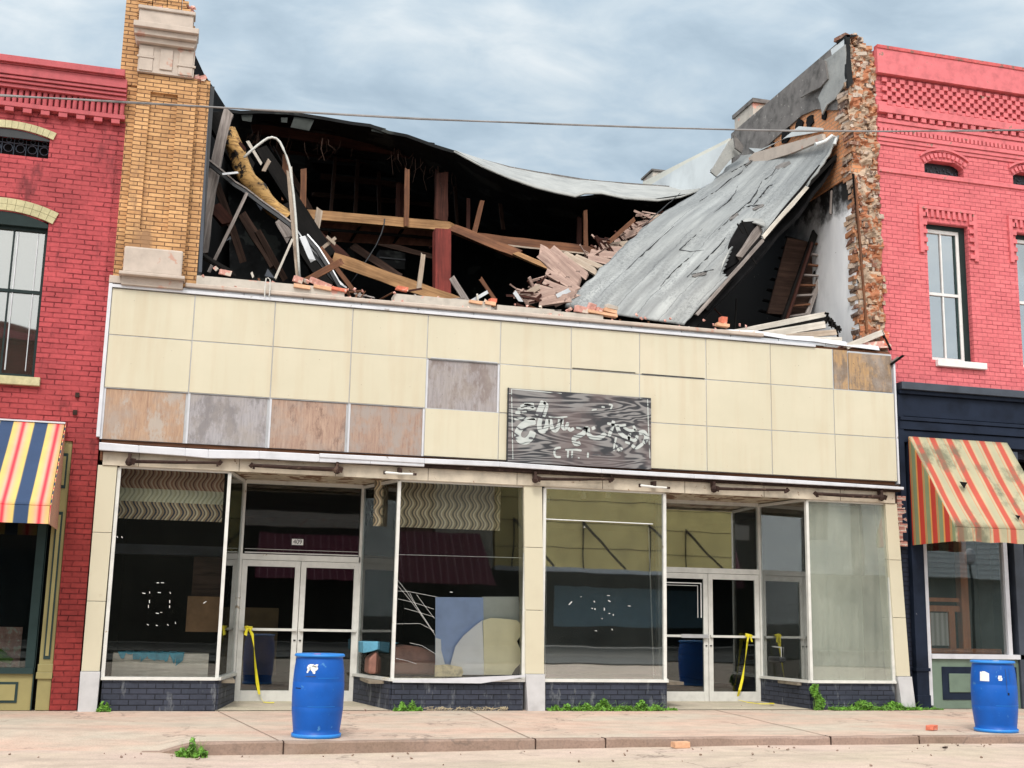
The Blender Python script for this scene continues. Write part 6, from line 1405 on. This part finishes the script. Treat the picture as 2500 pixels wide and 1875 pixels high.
timber('stick', A3(1240, 650, Y=3.6), A3(1062, 810, Y=3.2), .07, .05, M['brown_beam'], 'reddish brown stick leaning on the pink deck patch', 'stick')
timber('metal_scrap', A3(430, 1140, Y=.6), A3(475, 1205, Y=.6), .06, .012, M['alu'], 'curled silver scrap left of the pink board heap', 'scrap')
timber('metal_scrap', A3(725, 1165, Y=.9), A3(800, 1130, Y=.9), .06, .012, M['alu'], 'crumpled silver foil on the pink board heap', 'scrap')
# lath panel and hanging bits on the right
lp = thing('leaning_lath_frame', A8(820, 1390, Y=1.5), 'charred framed lath panel leaning on the white plaster wall', 'panel')
def r8(a, b_, w_, mt, Y=1.45, nm='panel_stile'): timber(nm, A8(*a, Y=Y), A8(*b_, Y=Y), w_, .06, M[mt], parent=lp, seg=6)
r8((1000, 655), (735, 1400), .10, 'char_beam', 1.35); r8((975, 730), (760, 1390), .04, 'dark_beam', 1.30); r8((1125, 770), (930, 1360), .08, 'grey_board', 1.45); r8((1100, 765), (1010, 1010), .11, 'char_beam', 1.52)
for k in range(8):
    f = k/7; a = (985-225*f, 740+620*f); b_ = (1105-175*f, 775+560*f); r8(a, b_, .03, 'grey_board' if k % 2 else 'brown_beam', 1.42, 'panel_rail')
    r8((a[0]-230, a[1]-55), (a[0]-20, a[1]+5), .03, 'char_beam', 1.9, 'panel_lath')
MB().slab([A8(*p, Y=1.6) for p in ((770, 690), (1110, 760), (930, 1350), (600, 1330))], (0, .04, 0)).build('panel_board', M['dim_beam'], lp)
timber('hanging_strip', A8(1155, 40, Y=.9), A8(1140, 490, Y=.9), .06, .04, M['char_beam'], 'dark strip hanging before the white plaster wall', 'strip')
timber('hanging_strip', A8(1140, 300, Y=.85), A8(1130, 490, Y=.85), .035, .02, M['grey_board'], 'grey lower edge of the strip before the white plaster wall', 'strip')
timber('splinter', A8(1218, 520, Y=1.0), A8(1212, 620, Y=1.0), .03, .01, M['brown_beam'], 'small dark splinter stuck on the white plaster wall', 'splinter')
timber('rod', A8(340, 1210, Y=1), A8(325, 1480, Y=1), .02, .02, M['char_beam'], 'thin black rod standing in the dark under the slab', 'rod')
MB_ = MB().tube([A8(110, 1240, Y=1.2), A8(150, 1290, Y=1.1), A8(225, 1365, Y=1.0)], .012, 5); tag(MB_.build('hanging_cable', M['dark_beam']), 'short brown cord hanging below the slab edge', 'cable')
# stack of long boards on the ledge
for a, b_, w_, mt, Y_, lab in (((300, 1495), (1080, 1342), .085, 'white_board', .42, 'topmost long pale board of the stack on the right ledge'), ((430, 1515), (1100, 1372), .05, 'char_beam', .36, 'black board second from top of the stack on the ledge'), ((520, 1520), (1095, 1425), .11, 'white_board', .26, 'wide white board in the middle of the stack on the ledge'),
                       ((600, 1545), (1170, 1490), .085, 'pale_board', .18, 'split tan and white board low in the stack on the ledge'), ((480, 1548), (1215, 1562), .10, 'white_board', .10, 'bottom white board of the stack on the ledge')):
    timber('stacked_board', A8(*a, Y=Y_), A8(*b_, Y=Y_), w_, .06, M[mt], lab, 'board', group='long boards stacked on the right ledge', seg=8, rough=.08)
q = MB(); rg = random.Random(9)
for k in range(34): u = rg.uniform(1090, 1200); p = A8(u, 1350+(u-1090)*1.2+rg.uniform(-25, 40), Y=.3+rg.uniform(-.1, .1)); q.rbox(p, rg.uniform(.04, .12), .03, .02, (rg.random()*2, rg.random()*2, rg.random()*2), .008)
tag(q.build('charred_splinters', M['char_beam']), 'charred splinters at the right end of the board stack', 'splinters', kind='stuff')
timber('leaning_board', A8(1265, 1612, Y=.0), A8(1575, 1492, Y=.05), .085, .03, M['white_board'], 'white board leaning up to the broken wall end', 'board')
MB().slab([A8(*p, Y=.05) for p in ((1250, 1590), (1600, 1560), (1650, 1600), (1640, 1620), (1240, 1622))], (0, .2, 0)).build('ledge_end', M['pink_rubble'], shop)
q = MB()
for k in range(5): p = A8(1590, 1500+k*24, Y=.1); q.rbox(p, .09, .1, .045, (0, .1, 0), .008)
tag(q.build('brick_pile', M['loose_brick']), 'little column of bricks at the right corner of the ledge', 'bricks')
timber('splinter', A8(1560, 1480, Y=.05), A8(1640, 1640, Y=.05), .03, .03, M['char_beam'], 'black splinter over the brick column at the right corner', 'splinter')
C5 = crop(1500, 640, .33454)
timber('broken_stick', C5(2110, 680, Y=-.12), C5(2020, 745, Y=-.02), .035, .03, M['char_beam'], 'dark broken stick poking out of the right corner', 'stick')
timber('broken_stick', C5(2075, 690, Y=-.1), C5(2025, 725, Y=-.02), .02, .02, M['grey_board'], 'pale broken stick poking out of the right corner', 'stick')
# bricks left on the ledge
def lbk(C, u, v, Y, dims, rot, mt, lab): p = C(u, v, Y=Y); o = MB().rbox(p, *dims, rot, .006).build('loose_brick', M[mt], None, bevel=.004); tag(o, lab, 'brick', 'bricks lying on the ledge')
lbk(A2, 795, 1335, .05, (.12, .1, .08), (.2, .2, .3), 'pink_rubble', 'pink rubble lump at the foot of the bent pipe')
lbk(A2, 850, 1345, .05, (.07, .07, .05), (.5, .2, .3), 'stone2', 'white rubble lump right of the bent pipe foot')
lbk(A2, 820, 1385, .0, (.22, .12, .05), (0, .05, .0), 'loose_brick2', 'tan brick flat on the ledge under the rubble lumps')
lbk(A2, 960, 1395, .0, (.25, .12, .05), (0, .1, 0), 'loose_brick2', 'tan brick flat in the gap of the coping')
lbk(A2, 1070, 1405, .0, (.22, .12, .045), (0, .1, 0), 'loose_brick', 'brown red brick flat at the right of the coping gap')
lbk(A2, 945, 1360, .15, (.30, .12, .08), (.3, .25, .2), 'pink_rubble', 'large pink rubble slab in the coping gap')
lbk(A2, 305, 1288, .05, (.15, .1, .07), (.2, .1, .2), 'pink_rubble', 'pink rubble lump near the pilaster on the ledge')
lbk(A2, 240, 1260, .1, (.06, .05, .05), (.2, .7, .2), 'stone2', 'white rubble chip near the pilaster on the ledge')
lbk(A2, 1495, 1398, .1, (.16, .1, .055), (0, .1, .1), 'loose_brick', 'orange brick beside the upright tan stick')
lbk(A2, 1990, 1490, .0, (.19, .1, .05), (0, .08, 0), 'loose_brick2', 'tan brick flat right of the red post')
lbk(A2, 2090, 1497, .0, (.16, .1, .05), (0, .08, 0), 'loose_brick2', 'tan brick flat under the small upright one')
lbk(A2, 2110, 1478, .02, (.1, .1, .06), (0, .05, .1), 'loose_brick', 'small upright orange brick on a flat tan one')
lbk(A3, 885, 1260, .0, (.2, .1, .09), (.2, .1, .1), 'pink_rubble', 'long pink rubble lump before the slab foot')
lbk(A3, 950, 1248, .02, (.1, .1, .13), (.3, .3, .2), 'pink_rubble', 'tilted pink brick standing before the slab foot')
lbk(A3, 1000, 1262, .0, (.1, .08, .06), (.1, .1, .5), 'pink_rubble', 'small pink rubble lump between bricks before the slab foot')
lbk(A3, 1085, 1245, .02, (.19, .1, .055), (.1, .1, .2), 'stone2', 'pale brick on top of the orange ones before the slab foot')
lbk(A3, 1075, 1272, .0, (.2, .1, .055), (0, .1, .1), 'loose_brick2', 'orange tan brick under the pale one before the slab foot')
lbk(A3, 1020, 1290, .0, (.46, .1, .04), (0, .08, 0), 'loose_brick2', 'long flat brick course under the heap before the slab foot')
lbk(A8, 225, 1392, .0, (.10, .1, .10), (0, .03, .1), 'loose_brick', 'square orange brick standing at the end of the coping')
lbk(A8, 218, 1432, .0, (.2, .1, .045), (0, .08, 0), 'loose_brick2', 'flat tan brick under the square one at the coping end')
rg = random.Random(21)
for (nm, mt, n_, lab) in (('dark_splinters', 'brown_beam', 150, 'dense brown splinters strewn behind the ledge from pilaster to slab'), ('grey_splinters', 'grey_board', 90, 'scattered grey slivers of wood strewn behind the ledge'), ('plaster_crumbs', 'pink_rubble', 130, 'pinkish plaster crumbs scattered along the top of the ledge')):
    q = MB()
    for k in range(n_):
        x = rg.choice((rg.uniform(1.2, 8.3), rg.uniform(2.6, 5.8), rg.uniform(1.2, 4)))
        if nm == 'plaster_crumbs': q.rbox((rg.uniform(1.1, 9.3), rg.uniform(-.04, .22), 5.552 if not (1.0 < x < 3.05) else 5.67), rg.uniform(.015, .05), .03, rg.uniform(.01, .035), (rg.random(), rg.random(), rg.random()*3), .006)
        else:
            y = rg.uniform(.35, 1.9); q.rbox((x, y, 5.5+rg.random()**2*.32+.06*y), rg.uniform(.08, .42), rg.uniform(.012, .04), rg.uniform(.01, .03), (rg.random(), rg.uniform(-1.3, 1.3), rg.uniform(-1.2, 1.2)), .006)
    tag(q.build(nm, M[mt]), lab, 'debris', kind='stuff')
q = MB()
for k in range(46):
    u = rg.uniform(420, 1900); top_ = A2(u, 300+.13*(u-420)+rg.uniform(0, 60)+max(0, u-1500)*.35, Y=rg.uniform(5.6, 6.6)); l_ = rg.uniform(.1, .55)
    q.tube([top_, top_+Vector((rg.uniform(-.06, .06), 0, -l_*.5)), top_+Vector((rg.uniform(-.15, .15), 0, -l_))], rg.uniform(.006, .014), 4, .4)
tag(q.build('hanging_shreds', M['dim_beam']), 'dark shreds and laths hanging under the sagging roof', 'debris', kind='stuff')
# cord looped over the ledge
q = MB().tube([A2(u, v, Y=-.10) for u, v in ((570, 1450), (572, 1380), (580, 1325), (592, 1322), (607, 1335), (606, 1400), (600, 1450))], .008, 5); tag(q.build('looped_cord', M['pipe']), 'thin white cord looped over the stone ledge', 'cord')
# service cable across the front
q = MB(); L_ = [(-60, 203), (0, 207), (150, 214), (300, 222), (590, 239), (900, 257), (1180, 267), (1400, 275), (1690, 283), (1900, 284), (2100, 282), (2280, 280)]
pts = [at(x, y, Y=-2.2) for x, y in L_]; q.tube(pts, .011, 6).tube([p+Vector((0, 0, .012*sin(i*1.7))) for i, p in enumerate(pts)], .009, 5); tag(q.build('overhead_cable', M['cable'], smooth=True), 'twisted overhead cable strung across the whole front', 'cable')

# ================================================================== ACROSS THE STREET (seen only mirrored in the panes)
ye = thing('yellow_facade_building', (19.5, -31, 0), 'yellow panelled building across the street, mirrored in the glass', 'building')
yel = plain('yellow_render', (.85,.66,.26), .8, .12, 1.2, bump=0)
MB().box(13.2, 25.6, -36, -30, 3.1, 6.4).build('upper_front', yel, ye); MB().box(13.2, 25.6, -36, -31.2, 0, 3.1).build('shopfront_recess', M['inside'], ye)
MB().box(13.2, 25.6, -30.1, -29.9, 2.95, 3.12).build('canopy_edge', M['alu'], ye)
q = MB()
for x in (13.9, 16.84, 19.7, 22.4): q.tube([(x, -29.95, 4.95), (x+1.3, -28.7, 3.1)], .05, 6).tube([(x, -29.9, 5.0), (x, -29.9, 3.1)], .03, 5)
q.build('canopy_stays', M['rust'], ye)
q = MB()
for z in (3.9, 4.9, 5.8): q.box(13.2, 25.6, -30.0, -29.985, z, z+.02)
q.build('render_joints', M['rust'], ye)
MB().box(16, 24, -31.15, -31.1, .8, 2.4).build('shop_posters', plain('dim_poster', (.10,.18,.22), .7), ye)
cr = thing('cream_shop_building', (11.2, -31, 0), 'cream fronted building with maroon awning across the street, mirrored in the glass', 'building')
MB().box(8.6, 13.1, -36, -30, 0, 3).build('lower_front', M['inside'], cr); MB().box(10.8, 13.1, -36, -30, 3, 8).build('upper_front', M['cream_old'], cr); MB().box(8.6, 10.7, -36, -30.1, 3, 8).build('upper_front', M['brown_beam'], cr)
mar = stripes('maroon_canvas', 0, .30, [(0, (.16,.02,.045)), (.9, (.16,.02,.045)), (.94, (.45,.25,.28)), (1, (.45,.25,.28))])
MB().slab([(9.3, -29.9, 4.3), (12.5, -29.9, 4.3), (12.9, -28.6, 2.3), (9.1, -28.6, 2.3)], (0, .03, .02)).build('awning', mar, cr)
br_ = thing('brown_brick_building', (2, -31, 0), 'dark brown brick building with maroon awning across the street, mirrored in the glass', 'building')
MB().box(-8, 8.5, -38, -30, 0, 7.2).build('brick_front', brick('dark_brown_brick', (.040,.030,.024), (.032,.025,.02), (.02,.016,.014)), br_); MB().box(3.6, 8.5, -30.1, -29.95, 4.5, 5.1).build('stone_band', M['stone'], br_)
MB().slab([(4.2, -29.9, 4.2), (8.2, -29.9, 4.2), (8.4, -28.6, 2.4), (4.0, -28.6, 2.4)], (0, .03, .02)).build('awning', mar, br_)
MB().box(-8, -2, -30.05, -29.9, 0, 3.2).build('dark_shopfront', M['inside'], br_)
rd = thing('red_cornice_building', (-9, -50, 0), 'red brick building with cornice behind the street, mirrored in the upper window', 'building')
MB().box(-16, -.5, -44, -38.2, 0, 13.2).build('brick_front', brick('far_red_brick', (.30,.07,.05), (.25,.055,.04), (.12,.04,.03), .4, .14, .01), rd); MB().box(-16, -.4, -38.2, -37.9, 12.5, 12.9).build('cornice', M['red_trim'], rd)
wh = thing('white_clapboard_building', (31, -31, 0), 'white clapboard building across the street, mirrored in the glass', 'building')
MB().box(26, 38, -36, -30, 3.2, 7.5).build('upper_front', plain('white_clapboard', (.75,.76,.72), .7, .06, 2), wh); MB().box(26, 38, -36, -31, 0, 3.2).build('lower_front', plain('grey_green_front', (.34,.37,.32), .8, .15, .7), wh)
q = MB()
for k in range(18): q.box(26, 38, -30.0, -29.98, 3.4+k*.22, 3.415+k*.22)
q.build('clapboard_joints', M['alu'], wh); MB().box(27, 27.9, -30.05, -29.96, 4.6, 6.6).box(29.0, 29.55, -30.05, -29.96, 3.2, 7.5).build('dark_window', M['navy_light'], wh)
for (lx, lab) in ((13.6, 'green street lamp across the street before the cream building'), (32.2, 'green street lamp across the street before the white building')):
    sl2 = thing('street_lamp', (lx, -26, 0), lab, 'street lamp', 'street lamps across the street')
    MB().tube([(lx, -26, 0), (lx, -26, 3.6)], .07, 10, .7).build('lamp_post', M['sash_dark'], sl2); MB().lathe((lx, -26, 3.6), [(.08, 0), (.2, .1), (.24, .4), (.14, .6), (0, .68)], 12).build('lamp_globe', M['marble'], sl2)
# remove helper data that was never meant as an object
for o in list(bpy.data.objects):
    if o.type == 'MESH' and not o.data.polygons: bpy.data.objects.remove(o)
sc.render.engine = 'CYCLES'
sc.cycles.max_bounces = 8; sc.cycles.transparent_max_bounces = 12
